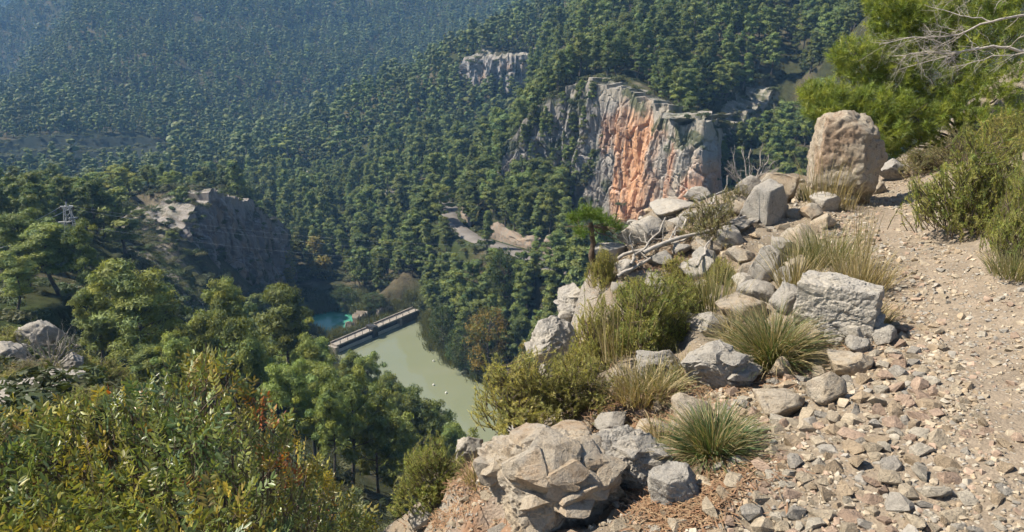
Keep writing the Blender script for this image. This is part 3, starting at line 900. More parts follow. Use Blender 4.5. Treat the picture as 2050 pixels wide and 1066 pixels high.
for (r0, r1, sp, seed) in ((95, 215, 3.1, 51), (215, 420, 3.1, 52), (420, 1000, 3.8, 53), (1000, 1700, 8.0, 54)):
    x, y, rng = scatter(r0, r1, sp, seed)
    r = np.hypot(x, y)
    k = tree_ok(x, y, r); x, y, r = x[k], y[k], r[k]
    n = fbm(xyz(x / 30, y / 30), 3, 61)
    h = 4.6 + 5.2 * rng.beta(2, 2, len(x)) * (1 + 0.2 * n + 0.4 * fbm(xyz(x / 13, y / 13), 2, 67))
    if r0 >= 1000: h = h * 1.5
    z = terrain_z(x, y)
    k = in_view(x, y, z, h) & seen_above(x, y, z + h) & (terr_slope(x, y) < 2.6) & (n > -0.75) & (fbm(xyz(x / 9, y / 9), 2, 69) > -0.5)
    k &= ~((np.arctan2(x, y) > math.radians(20)) & (r < 115))
    TREES.append(np.stack([x[k], y[k], z[k], h[k], r[k]], 1))
x, y, rng = scatter(95, 190, 1.9, 57)          # steep banks carry more trees per metre of map
r = np.hypot(x, y); k = tree_ok(x, y, r); x, y, r = x[k], y[k], r[k]
z = terrain_z(x, y); h = rng.uniform(5.0, 8.5, len(x)); sl = terr_slope(x, y)
k = in_view(x, y, z, h) & seen_above(x, y, z + h) & (sl > 0.62) & (sl < 3.5) & ~((np.arctan2(x, y) > math.radians(20)) & (r < 115)) & (rng.uniform(size=len(x)) < np.clip(sl - 0.35, 0, 0.8))
TREES.append(np.stack([x[k], y[k], z[k], h[k], r[k]], 1))
TREES = np.concatenate(TREES)
_u, _v, _d = project(TREES[:, :3] + np.array([0, 0, 1]) * TREES[:, 3:4])
_rd = np.random.default_rng(12)
for i in np.nonzero((_u < 490) & (TREES[:, 4] < 232) & (_v < 352))[0]:     # the trees on the outcrop ridge are low
    TREES[i, 3] = at_r(_u[i], _rd.uniform(346, 378), TREES[i, 4])[2] - TREES[i, 2]
TREES = TREES[TREES[:, 3] > 3.2]
# keep the views open that the photograph shows open: the cliffs, the bare slope, the pool and the dam
_u, _v, _d = project(TREES[:, :3] + np.array([0, 0, 1]) * TREES[:, 3:4])
_r = TREES[:, 4]; _z = TREES[:, 2]
drop = (_u > 1150) & (_u < 1430) & (_v < 432) & (_v > 150) & (_z < -28) & (_r < 165)
drop |= (_u > 365) & (_u < 550) & (_v < 585) & (_r < 165) & (_z < -36)
drop |= (_u > 165) & (_u < 440) & (_v < 640) & (_v > 392) & (_r < 178)
drop |= (_u > 588) & (_u < 850) & (_v < 735) & (_r < 126)
drop |= (_u > 700) & (_u < 1060) & (_v > 640) & (_r < 100)
drop |= (poly_dist(TREES[:, 0], TREES[:, 1], POOL) < 16) & (TREES[:, 0] < -33) & (TREES[:, 1] < 158)
drop |= (_u > 535) & (_u < 685) & (_v > 440) & (_v < 610) & (_r < 180)
_rd, _rs = line_dist(TREES[:, 0], TREES[:, 1], [p[:2] for p in ROAD])
drop |= (_rd < 9) & (_v < 500) & (((_u > 905) & (_u < 965)) | ((_u > 990) & (_u < 1085))) & (TREES[:, 4] < 152) & (_z < -40)
drop |= (_u > 95) & (_u < 185) & (_v < 490) & (_r < 118)
TREES = TREES[~drop]
print('trees', len(TREES))
# ------------------------------------------------------------------ the ridge with the path, right at the camera
NEAR_V = [  # photo pixel and height of the ground there
    (1800, 1066, 0.0), (2050, 1066, 0.05), (1550, 1066, -0.08), (1300, 1066, -0.22), (1800, 800, 0.0), (2050, 800, 0.08), (1550, 850, -0.12), (1850, 620, 0.02), (2050, 640, 0.12), (1780, 500, 0.02), (2050, 500, 0.3),
    (1750, 420, 0.04), (1850, 400, 0.06), (1780, 365, 0.06), (1680, 405, 0.02), (1600, 385, -0.02), (1500, 400, -0.12), (1560, 480, -0.08), (1620, 560, -0.05), (1500, 620, -0.25), (1350, 620, -0.5),
    (1400, 760, -0.3), (1250, 760, -0.52), (1300, 880, -0.32), (1150, 900, -0.48), (1000, 1000, -0.62), (880, 1040, -0.85), (815, 1040, -1.12), (770, 1066, -1.2), (850, 1000, -1.12), (1100, 1040, -0.42), (950, 960, -0.85),
    (1060, 770, -1.0), (1150, 640, -1.05), (1250, 500, -0.95), (1330, 460, -0.75), (1420, 430, -0.4), (1520, 355, 0.0), (1585, 355, 0.02), (1930, 470, 0.12), (2040, 260, 0.75),
]
NEAR_H = [  # world points past the edge and behind the camera
    (0, -0.5, 0.0), (1.5, -0.5, 0.0), (-1.5, -0.5, -0.6), (-1.2, 2.2, -1.5), (-2.6, 2.0, -2.0), (-1.0, 3.2, -2.1), (-3.5, 4.0, -3.6), (-0.9, 4.4, -3.2), (-0.5, 5.6, -3.2), (0.0, 6.6, -3.3), (0.7, 8.0, -3.4), (1.5, 9.5, -3.4),
    (2.6, 9.6, -2.6), (3.6, 9.8, -1.4), (5.2, 9.6, -0.3), (6.2, 9.4, 0.3), (7.5, 8.5, 1.2), (7.5, 5, 1.0), (6, 2, 0.5), (7, 11, 0.9), (4.5, 11.5, -2.0), (8.0, 12.5, 0.6), (10, 10, 1.9), (10, 5, 2.0),
    (-5, 1, -3.2), (-6, 6, -6.5), (-2, 7, -6.3), (-0.5, 9, -7.0), (2, 12, -7.0), (5, 13.5, -5.0), (9, 14.5, -1.5),
]
_P = [at_z(u, v, z) for u, v, z in NEAR_V]
TPS_N = TPS([p[:2] for p in _P] + [p[:2] for p in NEAR_H], [p[2] for p in _P] + [p[2] for p in NEAR_H], 2e-3)
def near_base(x, y):
    return TPS_N(np.stack([np.ravel(x), np.ravel(y)], 1)).reshape(np.shape(x))
def near_z(x, y):
    x = np.asarray(x, float); y = np.asarray(y, float)
    z = near_base(x, y).ravel()
    pd = path_k(x, y).ravel()
    rough = 1 - 0.75 * pd
    z = z + (0.10 * fbm(xyz(x / 0.9, y / 0.9), 4, 101) + 0.035 * fbm(xyz(x / 0.22, y / 0.22), 3, 103)) * rough + 0.012 * fbm(xyz(x / 0.12, y / 0.12), 3, 104)
    # stepped limestone ledges away from the path
    led = fbm(xyz(x / 0.55, y / 0.55, 3.0), 3, 107, ridged=True)
    z = z + 0.11 * sstep(0.1, 0.35, led) * (1 - pd) * sstep(-0.45, -0.15, -np.abs(z + 0.6))
    return z.reshape(x.shape)
_pathpx = [(2150, 1066, 0.05), (1960, 900, 0.04), (1930, 700, 0.05), (1870, 560, 0.03), (1800, 470, 0.03), (1800, 420, 0.05), (1790, 370, 0.06)]
PATH = [tuple(at_z(u, v, z)[:2]) for u, v, z in _pathpx]
PATH = [(1.75, -0.6)] + PATH + [(5.6, 10.2)]
def path_k(x, y):
    d, s = line_dist(np.ravel(x), np.ravel(y), PATH)
    n = fbm(xyz(np.ravel(x) / 0.6, np.ravel(y) / 0.6), 3, 111)
    return (1 - sstep(0.35, 0.75, d + 0.18 * n)).reshape(np.shape(x))
def ground_hit(u, v):
    d = ray(u, v)
    k = np.linspace(1.2, 16, 1500)
    P = CAM + k[:, None] * d[None, :]
    g = near_base(P[:, 0], P[:, 1])
    b = np.nonzero(P[:, 2] <= g)[0]
    i = b[0] if len(b) else len(k) - 1
    q = P[i].copy()
    q[2] = float(near_z(np.array([q[0]]), np.array([q[1]]))[0])
    return q
def px_size(q, px):
    """metres that px photo pixels span at point q"""
    return px * project(q)[2] / F
_gx = np.arange(-5.6, 10.4, 0.042); _gy = np.arange(-0.4, 14.6, 0.042)
_NX, _NY = np.meshgrid(_gx, _gy)
_NZ = near_z(_NX, _NY)
_nk = path_k(_NX, _NY).ravel()
_nn = fbm(xyz(_NX / 0.5, _NY / 0.5), 4, 121); _n3 = fbm(xyz(_NX / 1.3, _NY / 1.3), 3, 127)
_nc = np.empty((_NX.size, 3)); _nc[:] = (0.19, 0.157, 0.117)
_nc = _blend(_nc, (0.20, 0.16, 0.115), sstep(0.0, 0.4, _nn))
_red = 1 - sstep(0.3, 0.75, np.hypot(_NX.ravel() + 0.25, _NY.ravel() - 2.75) + 0.25 * _nn)
_nc = _blend(_nc, (0.22, 0.125, 0.075), _red * 0.8)
_nc = _blend(_nc, (0.222, 0.180, 0.134), _nk)
_sy, _sx = np.gradient(_NZ, 0.042)
_stp = sstep(0.9, 1.8, np.hypot(_sx, _sy)).ravel()
_nc = _blend(_nc, (0.25, 0.23, 0.20), _stp * 0.85)
def make_near_mat():
    m, nt, b = new_mat('stony_soil')
    at = N(nt, 'ShaderNodeAttribute', attribute_name='Col')
    tc = N(nt, 'ShaderNodeTexCoord'); P = tc.outputs['Object']
    n1 = noise(nt, P, 9, 8, 0.7); n2 = noise(nt, P, 60, 5, 0.7)
    v = vor(nt, P, 38); v2 = vor(nt, P, 90)
    c = mixc(nt, 0.6, at.outputs['Color'], ramp(nt, n1, [(0.3, 0.3), (0.7, 0.72)]), 'OVERLAY')
    pc = N(nt, 'ShaderNodeSeparateXYZ'); nt.links.new(v.outputs['Color'], pc.inputs[0])
    peb = math_n(nt, 'MULTIPLY', ramp(nt, v.outputs['Distance'], [(0.25, 1), (0.42, 0)]), ramp(nt, pc.outputs[0], [(0.55, 0), (0.6, 1)]))
    c = mixc(nt, peb, c, mixc(nt, pc.outputs[1], (0.33, 0.29, 0.23), (0.25, 0.23, 0.205)))
    c = mixc(nt, 0.5, c, ramp(nt, n2, [(0.3, 0.3), (0.7, 0.75)]), 'OVERLAY')
    nt.links.new(c, b.inputs['Base Color'])
    h = math_n(nt, 'ADD', math_n(nt, 'MULTIPLY', n2, 0.6), math_n(nt, 'MULTIPLY', peb, 0.8))
    h = math_n(nt, 'ADD', h, math_n(nt, 'MULTIPLY', v2.outputs['Distance'], -0.5))
    bump(nt, b, h, 0.008)
    return m
M_NEAR = make_near_mat()
me = mesh_arrays('ridge_ground', np.stack([_NX, _NY, _NZ], -1).reshape(-1, 3), quads=grid_quads(len(_gy), len(_gx)), col=_nc)
tag(link('ridge_ground', me, mats=[M_NEAR]), 'stony ridge carrying the footpath', kind='structure')
# ------------------------------------------------------------------ single trees, then the woods
def copy_tree(name, loc, rz, scl, tm, cm, label, group, cat='pine tree', parts=('trunk', 'crown')):
    o = bpy.data.objects.new(name, None); COL.objects.link(o)
    o.empty_display_size = 0.5
    o.location = [float(k) for k in loc]; o.rotation_euler = (0, 0, float(rz)); o.scale = [float(k) for k in scl]
    tag(o, label, cat, group)
    for nm, m in zip(parts, (tm, cm)):
        c = bpy.data.objects.new(nm, m); COL.objects.link(c); c.parent = o
    return o
# pines that can be told apart: photo column, photo row of the tip, distance, crown width in photo pixels, words
SINGLE = [
    (230, 556, 58, 190, 'large rounded pine standing in front of the bare rocky slope'),
    (312, 596, 62, 120, 'bushy pine just right of the large rounded pine on the slope'),
    (175, 590, 60, 90, 'smaller pine at the left foot of the large rounded pine'),
    (30, 440, 84, 120, 'flat-topped pine at the left edge of the picture'),
    (95, 452, 82, 100, 'pine second from the left edge, below the pylon'),
    (150, 468, 80, 90, 'pine right of the pylon with bare lower trunk'),
    (8, 520, 70, 80, 'half hidden pine cut by the left edge of the picture'),
    (450, 588, 68, 115, 'pine in front of the dark foot of the left outcrop'),
    (400, 640, 66, 90, 'low pine between the rounded pine and the outcrop foot'),
    (470, 655, 62, 80, 'short bright pine below the outcrop foot'),
    (545, 588, 72, 100, 'tall pine with long bare trunk left of the teal pool'),
    (588, 648, 80, 80, 'dark pine on the bank just left of the dam'),
    (632, 690, 84, 60, 'dark pine on the bank touching the end of the dam'),
    (345, 690, 52, 90, 'pine in shade under the large rounded pine'),
    (285, 700, 54, 90, 'dark pine below the bushy pine on the slope'),
    (575, 748, 50, 110, 'bright green pine behind the red-tipped shrub branches'),
    (640, 735, 56, 100, 'bright pine between the teal pool and the near shrub'),
    (690, 770, 50, 130, 'round bright pine above the near shrub, nearest the water'),
    (745, 800, 52, 100, 'pine with thin dark trunk beside the round bright pine'),
    (655, 800, 46, 80, 'pine with bare trunks showing above the near shrub'),
    (700, 712, 96, 60, 'dark pine on the left shore below the dam'),
    (735, 728, 92, 55, 'dark pine on the left shore, second below the dam'),
    (768, 758, 88, 50, 'slim dark pine on the left shore standing against the water'),
    (815, 785, 84, 55, 'lone thin pine silhouetted against the reservoir'),
    (830, 815, 70, 90, 'pine at the lower end of the visible water'),
    (870, 832, 74, 80, 'pine at the lowest corner of the visible water'),
    (905, 865, 68, 70, 'pine under the near rosemary left of the white rock'),
    (790, 850, 62, 80, 'pine in shadow under the lone thin pine'),
    (60, 372, 172, 90, 'pine on the left skyline of the outcrop ridge, near the edge'),
    (120, 362, 172, 80, 'pine on the outcrop ridge above the pylon'),
    (175, 352, 176, 85, 'pine on the outcrop ridge right of the pylon'),
    (232, 340, 172, 95, 'broad pine on the outcrop ridge, left of the bare slope'),
    (290, 334, 174, 100, 'broadest pine on top of the outcrop ridge'),
    (345, 345, 170, 90, 'pine on the outcrop ridge above the bare slope'),
    (395, 352, 172, 80, 'pine behind the summit of the left outcrop'),
    (468, 372, 185, 70, 'round pine right behind the outcrop summit'),
    (280, 395, 166, 60, 'pine at the upper end of the bare rocky slope'),
    (345, 405, 160, 60, 'pine beside the outcrop cliff top'),
    (215, 480, 130, 60, 'small pine on the bare rocky slope, lower left'),
    (275, 425, 148, 50, 'small pine in the middle of the bare rocky slope'),
    (345, 490, 140, 45, 'small pine at the foot of the outcrop on the bare slope'),
    (20, 395, 130, 90, 'pine left of the pylon at the picture edge'),
    (75, 480, 100, 90, 'pine below the pylon wires at left'),
    (215, 620, 70, 70, 'pine partly hidden behind the large rounded pine'),
    (500, 690, 60, 80, 'dark pine at the foot of the tall bare-trunked pine'),
    (610, 700, 66, 70, 'dark pine below the dam end, left'),
]
_srng = np.random.default_rng(91)
TAKEN = []
for i, (u, v, r, wpx, lab) in enumerate(SINGLE):
    a = at_r(u, v, r)
    z = float(terrain_z(np.array([a[0]]), np.array([a[1]]))[0])
    h = max(3.2, a[2] - z)
    h = min(h, 11.0); z = a[2] - h if a[2] - z > 11.0 else z
    tm, cm = NEAR_P[i % len(NEAR_P)]
    w = px_size(a, wpx)
    base_w = 8 * 2 * (0.30, 0.36, 0.27, 0.33, 0.25, 0.38)[i % 6] * 0.92
    sx = np.clip(w / base_w, 0.45, 1.3)
    sz = h / 8.0
    sx = float(np.clip(sx, 0.7 * sz, 1.5 * sz))
    copy_tree('pine_tree', (a[0], a[1], z), _srng.uniform(0, 6.28), (sx, sx, sz), tm, cm, lab, 'pines on the near slope and the outcrop')
    TAKEN.append((a[0], a[1], r))
TAKEN = np.array(TAKEN)
def free_of_taken(x, y, d):
    q = np.min((x[:, None] - TAKEN[None, :, 0]) ** 2 + (y[:, None] - TAKEN[None, :, 1]) ** 2, 1)
    return q > d * d
k = free_of_taken(TREES[:, 0], TREES[:, 1], 2.6)
TREES = TREES[k]
# the largest remaining pines are individuals, the rest a wood
_u, _v, _d = project(TREES[:, :3] + np.array([0, 0, 1]) * TREES[:, 3:4])
_vis = seen_above(TREES[:, 0], TREES[:, 1], TREES[:, 2] + TREES[:, 3], 0.0) & (_u > 0) & (_u < 2050) & (_v > 0) & ~((_u > 1150) & (_v > 330)) & ~((_u > 1620) & (_v > 60))
_size = TREES[:, 3] / _d * _vis
_order = np.argsort(-_size)
N_IND = 250
ind = _order[:N_IND]; rest = _order[N_IND:]
LM = [('the pylon', 130, 440, 400), ('the outcrop summit', 430, 385, 500), ('the bare rocky slope', 300, 480, 400), ('the outcrop cliff', 470, 500, 500), ('the yellow poplars', 600, 510, 500), ('the teal pool', 660, 620, 500),
      ('the dam', 760, 640, 500), ('the small white hut', 818, 538, 500), ('the ochre tree', 985, 670, 400), ('the leafy shore trees', 900, 660, 400), ('the upper road bend', 900, 430, 500), ('the road cutting', 1020, 490, 500), ('the near road bend', 1130, 550, 500),
      ('the orange cliff', 1200, 180, 500), ('the grey flank of the orange cliff', 1060, 260, 500), ('the right corner of the cliff', 1400, 230, 500), ('the dark ravine behind the boulder', 1590, 220, 500), ('the spur cliff', 1020, 150, 600), ('the far road', 560, 344, 600),
      ('the shaded terraces', 170, 310, 600), ('the valley track', 800, 385, 500), ('the foot of the spur', 680, 330, 600)]
def zone(u, v):
    best = min(LM, key=lambda l: math.hypot(u - l[1], 1.4 * (v - l[2])))
    dx, dy = u - best[1], v - best[2]
    rel = ('right of ' if dx > 0 else 'left of ') if abs(dx) > 1.2 * abs(dy) else ('above ' if dy < 0 else 'below ')
    return rel + best[0]
ORD = ['leftmost', 'second', 'third', 'fourth', 'fifth', 'sixth', 'seventh', 'eighth', 'ninth', 'tenth', 'eleventh', 'twelfth']
def rank_labels(items, noun_plural):
    """items: list of (object, u, label); same labels become 'leftmost / second from left of ...'"""
    by = {}
    for o, u, lab in items: by.setdefault(lab, []).append((u, o))
    for lab, L in by.items():
        L.sort(key=lambda t: t[0])
        for i, (u, o) in enumerate(L):
            if len(L) == 1: o['label'] = lab
            elif i == len(L) - 1: o['label'] = 'rightmost ' + lab
            elif i == 0: o['label'] = 'leftmost ' + lab
            elif i < len(ORD): o['label'] = ORD[i] + ' from left, ' + lab
            else: o['label'] = lab
            o['group'] = noun_plural + lab.split(noun_plural.split()[-1][:-1], 1)[-1]
def line_below(x, y):
    # camera side of the road
    d, s = line_dist(np.array([x]), np.array([y]), [p[:2] for p in ROAD])
    rr_ = math.hypot(x, y)
    L = np.concatenate([[0], np.cumsum([math.dist(a[:2], b[:2]) for a, b in zip(ROAD[:-1], ROAD[1:])])])
    rx = np.interp(s[0], L, [p[0] for p in ROAD]); ry = np.interp(s[0], L, [p[1] for p in ROAD])
    return rr_ < math.hypot(rx, ry)
_items = []
for q, i in enumerate(ind):
    x, y, z, h, r = TREES[i]
    tm, cm = MID_P[q % len(MID_P)]
    kind = 'slim pointed' if q % len(MID_P) in (1, 4) else 'narrow upright' if q % len(MID_P) in (0, 3) else 'round-crowned'
    words = zone(_u[i], _v[i])
    o = copy_tree('pine_tree', (x, y, z), _srng.uniform(0, 6.28), (h / 8 * _srng.uniform(0.95, 1.25),) * 2 + (h / 8,), tm, cm, 'pine', None)
    _items.append((o, _u[i], '%s %s pine %s' % ('tall' if h > 7.4 else 'short', kind, words)))
rank_labels(_items, 'pines')
REST = TREES[rest]
rg = np.random.default_rng(5)
for nm, T, M, lab in (('pine_wood', REST[REST[:, 4] < 300], MIDJ, 'dense pine wood filling the valley behind the single trees'),
                      ('far_pine_wood', REST[REST[:, 4] >= 300], FARJ, 'pine forest covering the far hillsides')):
    s = T[:, 3:4] / 8.0 * np.clip(np.exp(rg.normal(0.02, 0.24, (len(T), 1))), 0.5, 1.7) * np.concatenate([rg.uniform(0.8, 1.2, (len(T), 1))] * 2 + [np.ones((len(T), 1))], 1)
    instancer(nm, M, T[:, :3], rg.uniform(0, 6.28, len(T)), s, rg.integers(0, len(M), len(T)), lab, 'forest')
    print(nm, len(T))
# scrub: knee-high evergreen bushes everywhere under and between the trees
def bush_mesh(name, rng, n=260, leaf=0.16, lw=0.07, col=(0.085, 0.10, 0.04), squash=0.7):
    cr = Acc()
    for k in range(5):
        c = np.array([rng.normal() * 0.38, rng.normal() * 0.38, rng.uniform(0.1, 0.45)])
        o = rand_dir(n // 5, rng); o[:, 2] = np.abs(o[:, 2])
        P = c + o * rng.uniform(0.3, 0.55, (n // 5, 1)) * np.array([1, 1, squash])
        V, T = leaf_tris(P, unit(o + np.array([0, 0, 0.3])), leaf, lw, rng)
        C = np.repeat(np.array(col) * rng.uniform(0.7, 1.3, (n // 5, 1)), 3, 0)
        cr.add(V, T=T, C=C)
    me = cr.mesh(name, smooth=False); me.materials.append(M_PINE)
    return me
_b = np.random.default_rng(17)
BUSH = [bush_mesh('scrub_bush', _b, 320, 0.22, 0.10), bush_mesh('scrub_bush', _b, 320, 0.22, 0.10, (0.11, 0.115, 0.05)), bush_mesh('scrub_bush', _b, 300, 0.25, 0.11, (0.07, 0.095, 0.035))]
SP = []
for (r0, r1, sp, seed, smin, smax) in ((14, 60, 1.35, 71, 0.35, 1.0), (60, 130, 1.9, 72, 0.5, 1.5), (130, 330, 2.9, 73, 0.8, 2.0), (9, 34, 0.9, 74, 0.35, 0.9), (330, 420, 3.0, 76, 0.9, 2.0), (100, 182, 1.2, 78, 0.4, 1.3), (112, 185, 1.5, 79, 0.5, 1.3)):
    x, y, rng = scatter(r0, r1, sp, seed)
    r = np.hypot(x, y)
    ok = (poly_dist(x, y, LAKE) > 0.3) & (poly_dist(x, y, POOL) > 0.3)
    for R, w in ((ROAD, 2.8), (ROAD2, 5.0)):
        d, s = line_dist(x, y, [p[:2] for p in R]); ok &= d > w
    open_ = poly_dist(x, y, SLOPE_D) < 0
    if seed == 74: ok &= poly_dist(x, y, LEDGE) < 2
    if seed == 78: ok &= poly_dist(x, y, SLOPE_D) < 3; open_ = np.zeros(len(x), bool)
    if seed == 79: ok &= (np.arctan2(x, y) > az_of(850)) & (np.arctan2(x, y) < az_of(1200))
    if seed == 76: ok &= poly_dist(x, y, TERRACE) < 0
    ok &= ~open_ | (rng.uniform(size=len(x)) < 0.62)
    ok &= (fbm(xyz(x / 4, y / 4), 2, 75) > -0.35) | (seed in (74, 78, 79))
    x, y, r, open_ = x[ok], y[ok], r[ok], open_[ok]
    z = terrain_z(x, y)
    sc = rng.uniform(smin, smax, len(x)) * np.where(open_, 0.55, 1.0)
    k = in_view(x, y, z, sc) & seen_above(x, y, z + sc, 0.02)
    SP.append(np.stack([x[k], y[k], z[k] - 0.1, sc[k]], 1))
SP = np.concatenate(SP)
instancer('hillside_scrub', BUSH, SP[:, :3], rg.uniform(0, 6.28, len(SP)), SP[:, 3:4] * np.array([[1.2, 1.2, 0.9]]), rg.integers(0, 3, len(SP)), 'low evergreen scrub under the trees and on the bare slopes', 'scrub')
print('scrub', len(SP))

# shrubs rooted on the ledges and rims of the cliffs
_cs = []
_cr = np.random.default_rng(19)
for nm, V, S, T in CLIFF_PTS:
    n = len(V)
    if nm.startswith('orange'): p = np.where(T < 0.0, 0.03, np.where((S < 0.28) | (S > 0.67), 0.011, 0.0006)); sc = 0.8
    elif nm.startswith('outcrop'): p = np.where(T < 0.02, 0.07, 0.0022); sc = 0.75
    else: p = np.where(T < 0.02, 0.02, 0.004); sc = 1.2
    k = _cr.uniform(size=n) < p
    _cs.append(np.column_stack([V[k] + np.array([0, 0, -0.25]), sc * _cr.uniform(0.5, 1.5, k.sum())]))
_cs = np.concatenate(_cs)
instancer('cliff_shrubs', BUSH, _cs[:, :3], rg.uniform(0, 6.28, len(_cs)), _cs[:, 3:4] * np.array([[1.1, 1.1, 1.2]]), rg.integers(0, 3, len(_cs)), 'small shrubs clinging to the cliff faces and rims', 'shrubs')
_nm, _cv, _cS, _cT = CLIFF_PTS[0]
_k = np.nonzero((_cr.uniform(size=len(_cv)) < 0.0042) & (((_cS < 0.27) & (_cT > 0.06)) | ((_cS > 0.64) & (_cT > 0.3))))[0]
instancer('cliff_pines', MIDJ, _cv[_k] - np.array([0, 0, 0.6]), rg.uniform(0, 6.28, len(_k)), rg.uniform(0.35, 0.75, (len(_k), 1)) * np.ones((1, 3)), rg.integers(0, len(MIDJ), len(_k)), 'small pines rooted on ledges at both ends of the orange cliff', 'pines')
print('cliff shrubs', len(_cs), len(_k))
# ------------------------------------------------------------------ autumn trees, reeds
M_LEAF = leaf_mat('broad_leaves', trans=0.35, var=0.1)
def broadleaf(h, rng, n, col, leaf, prof, w):
    tr = Acc(); cr = Acc()
    t = np.linspace(0, 1, 7)
    ax = np.stack([0.06 * h * np.sin(t * 3), 0.04 * h * np.sin(t * 2 + 1), t * h * 0.9 - 0.3 * (t == 0)], 1)
    V, Q = tube(ax, 0.02 * h * (1 - t) + 0.015, 6); tr.add(V, Q, C=(0.2, 0.18, 0.15))
    for i in range(n):
        f = rng.uniform(0.12, 1.0)
        R = h * w * prof(f) * rng.uniform(0.5, 1.0)
        a = rng.uniform(0, 6.28)
        p0 = np.array([np.interp(f * 0.85, t, ax[:, k]) for k in range(3)])
        c = np.array([p0[0] + math.cos(a) * R, p0[1] + math.sin(a) * R, f * h])
        if i % 3 == 0:
            V, Q = tube([p0, (p0 + c) / 2, c], [0.006 * h, 0.004 * h, 0.008], 4); tr.add(V, Q, C=(0.2, 0.18, 0.15))
        m = 40
        o = rand_dir(m, rng)
        P = c + o * h * 0.075 * rng.uniform(0.3, 1.2, (m, 1))
        V, T = leaf_tris(P, unit(o + np.array([0, 0, 0.4])), leaf, leaf * 0.6, rng, 0.8)
        cc = np.array(col[rng.integers(len(col))])
        cr.add(V, T=T, C=np.repeat(cc * rng.uniform(0.7, 1.3, (m, 1)), 3, 0))
    tm = tr.mesh('autumn_trunk'); tm.materials.append(M_BARK)
    cm = cr.mesh('autumn_crown', smooth=False); cm.materials.append(M_LEAF)
    return tm, cm
_a = np.random.default_rng(33)
POPLAR = broadleaf(8, _a, 70, [(0.30, 0.23, 0.05), (0.24, 0.21, 0.06), (0.16, 0.17, 0.05)], 0.3, lambda f: math.sin(math.pi * min(0.97, f)) ** 0.6 * (1.1 - 0.5 * f), 0.13)
OCHRE = broadleaf(8, _a, 110, [(0.26, 0.19, 0.045), (0.14, 0.14, 0.04), (0.22, 0.15, 0.04), (0.10, 0.12, 0.04)], 0.26, lambda f: math.sin(math.pi * min(0.97, f * 0.95)) ** 0.5, 0.36)
GREENB = broadleaf(8, _a, 120, [(0.07, 0.10, 0.03), (0.05, 0.085, 0.028), (0.09, 0.11, 0.04)], 0.28, lambda f: math.sin(math.pi * min(0.97, f * 0.95)) ** 0.5, 0.38)
for (u, v, r, wpx, P, lab, nm) in [
    (560, 500, 178, 46, POPLAR, 'leftmost yellow poplar beside the outcrop cliff', 'poplar_tree'), (578, 540, 170, 30, POPLAR, 'low yellow poplar in front of the leftmost poplar', 'poplar_tree'),
    (628, 478, 184, 40, POPLAR, 'tallest yellow poplar behind the teal pool', 'poplar_tree'), (652, 515, 178, 40, POPLAR, 'ochre poplar right of the tallest yellow poplar', 'poplar_tree'),
    (985, 622, 119, 100, OCHRE, 'broad ochre autumn tree on the right shore of the reservoir', 'autumn_tree'), (1046, 690, 108, 34, POPLAR, 'narrow yellowing tree right of the broad ochre tree', 'poplar_tree'),
    (925, 650, 124, 80, GREENB, 'dark leafy tree on the shore left of the ochre tree', 'leafy_tree'), (890, 615, 131, 60, GREENB, 'dark leafy tree right of the dam end', 'leafy_tree'),
    (1010, 505, 126, 70, GREENB, 'round dark evergreen tree below the road parapet', 'leafy_tree'), (745, 590, 152, 50, GREENB, 'grey green leafy tree behind the middle of the dam', 'leafy_tree'),
    (690, 575, 158, 60, GREENB, 'leafy tree at the right edge of the teal pool', 'leafy_tree'), (960, 700, 120, 50, GREENB, 'leafy tree overhanging the water under the ochre tree', 'leafy_tree')]:
    a = at_r(u, v, r)
    z = float(terrain_z(np.array([a[0]]), np.array([a[1]]))[0])
    h = float(np.clip(a[2] - z, 3.0, 12.0)); z = a[2] - h if a[2] - z > 12 else z
    w = px_size(a, wpx) / (8 * (0.26 if P is POPLAR else 0.74))
    copy_tree(nm, (a[0], a[1], z), _a.uniform(0, 6.28), (w, w, h / 8), P[0], P[1], lab, None, 'tree')
def reed_mesh():
    rng = np.random.default_rng(44); ac = Acc()
    n = 420
    P = rng.normal(size=(n, 3)) * np.array([0.8, 0.8, 0]); d = unit(rng.normal(size=(n, 3)) * 0.4 + np.array([0, 0, 1]))
    L = rng.uniform(0.8, 2.4, (n, 1)); s = unit(np.cross(d, rng.normal(size=(n, 3)))) * 0.05
    V = np.stack([P - s, P + s, P + d * L], 1).reshape(-1, 3)
    c = np.array((0.13, 0.14, 0.06)) * rng.uniform(0.6, 1.3, (n, 1))
    ac.add(V, T=np.arange(3 * n).reshape(-1, 3), C=np.repeat(c, 3, 0))
    me = ac.mesh('reeds', False); me.materials.append(M_LEAF); return me
REED = reed_mesh()
RP = []
for P, step in ((POOL, 0.8), (LAKE, 1.0)):
    p = np.asarray(P + [P[0]])
    for a, b in zip(p[:-1], p[1:]):
        L = np.linalg.norm(b - a)
        for t in np.arange(0, L, step):
            q = a + (b - a) * t / L + rg.normal(size=2) * 0.5
            RP.append((q[0], q[1]))
            if P is POOL: RP.append(tuple(q + rg.normal(size=2) * 2.0))
RP = np.array(RP)
_dam_a = at_z(668, 690, LAKE_Z + 1.6); _dam_b = at_z(832, 621, LAKE_Z + 1.6)
dd, _ = line_dist(RP[:, 0], RP[:, 1], [_dam_a[:2], _dam_b[:2]])
RP = RP[(dd > 3.0) & (np.minimum(poly_dist(RP[:, 0], RP[:, 1], LAKE), poly_dist(RP[:, 0], RP[:, 1], POOL)) > -0.6)]
rz_ = np.maximum(terrain_z(RP[:, 0], RP[:, 1]), LAKE_Z - 0.2)
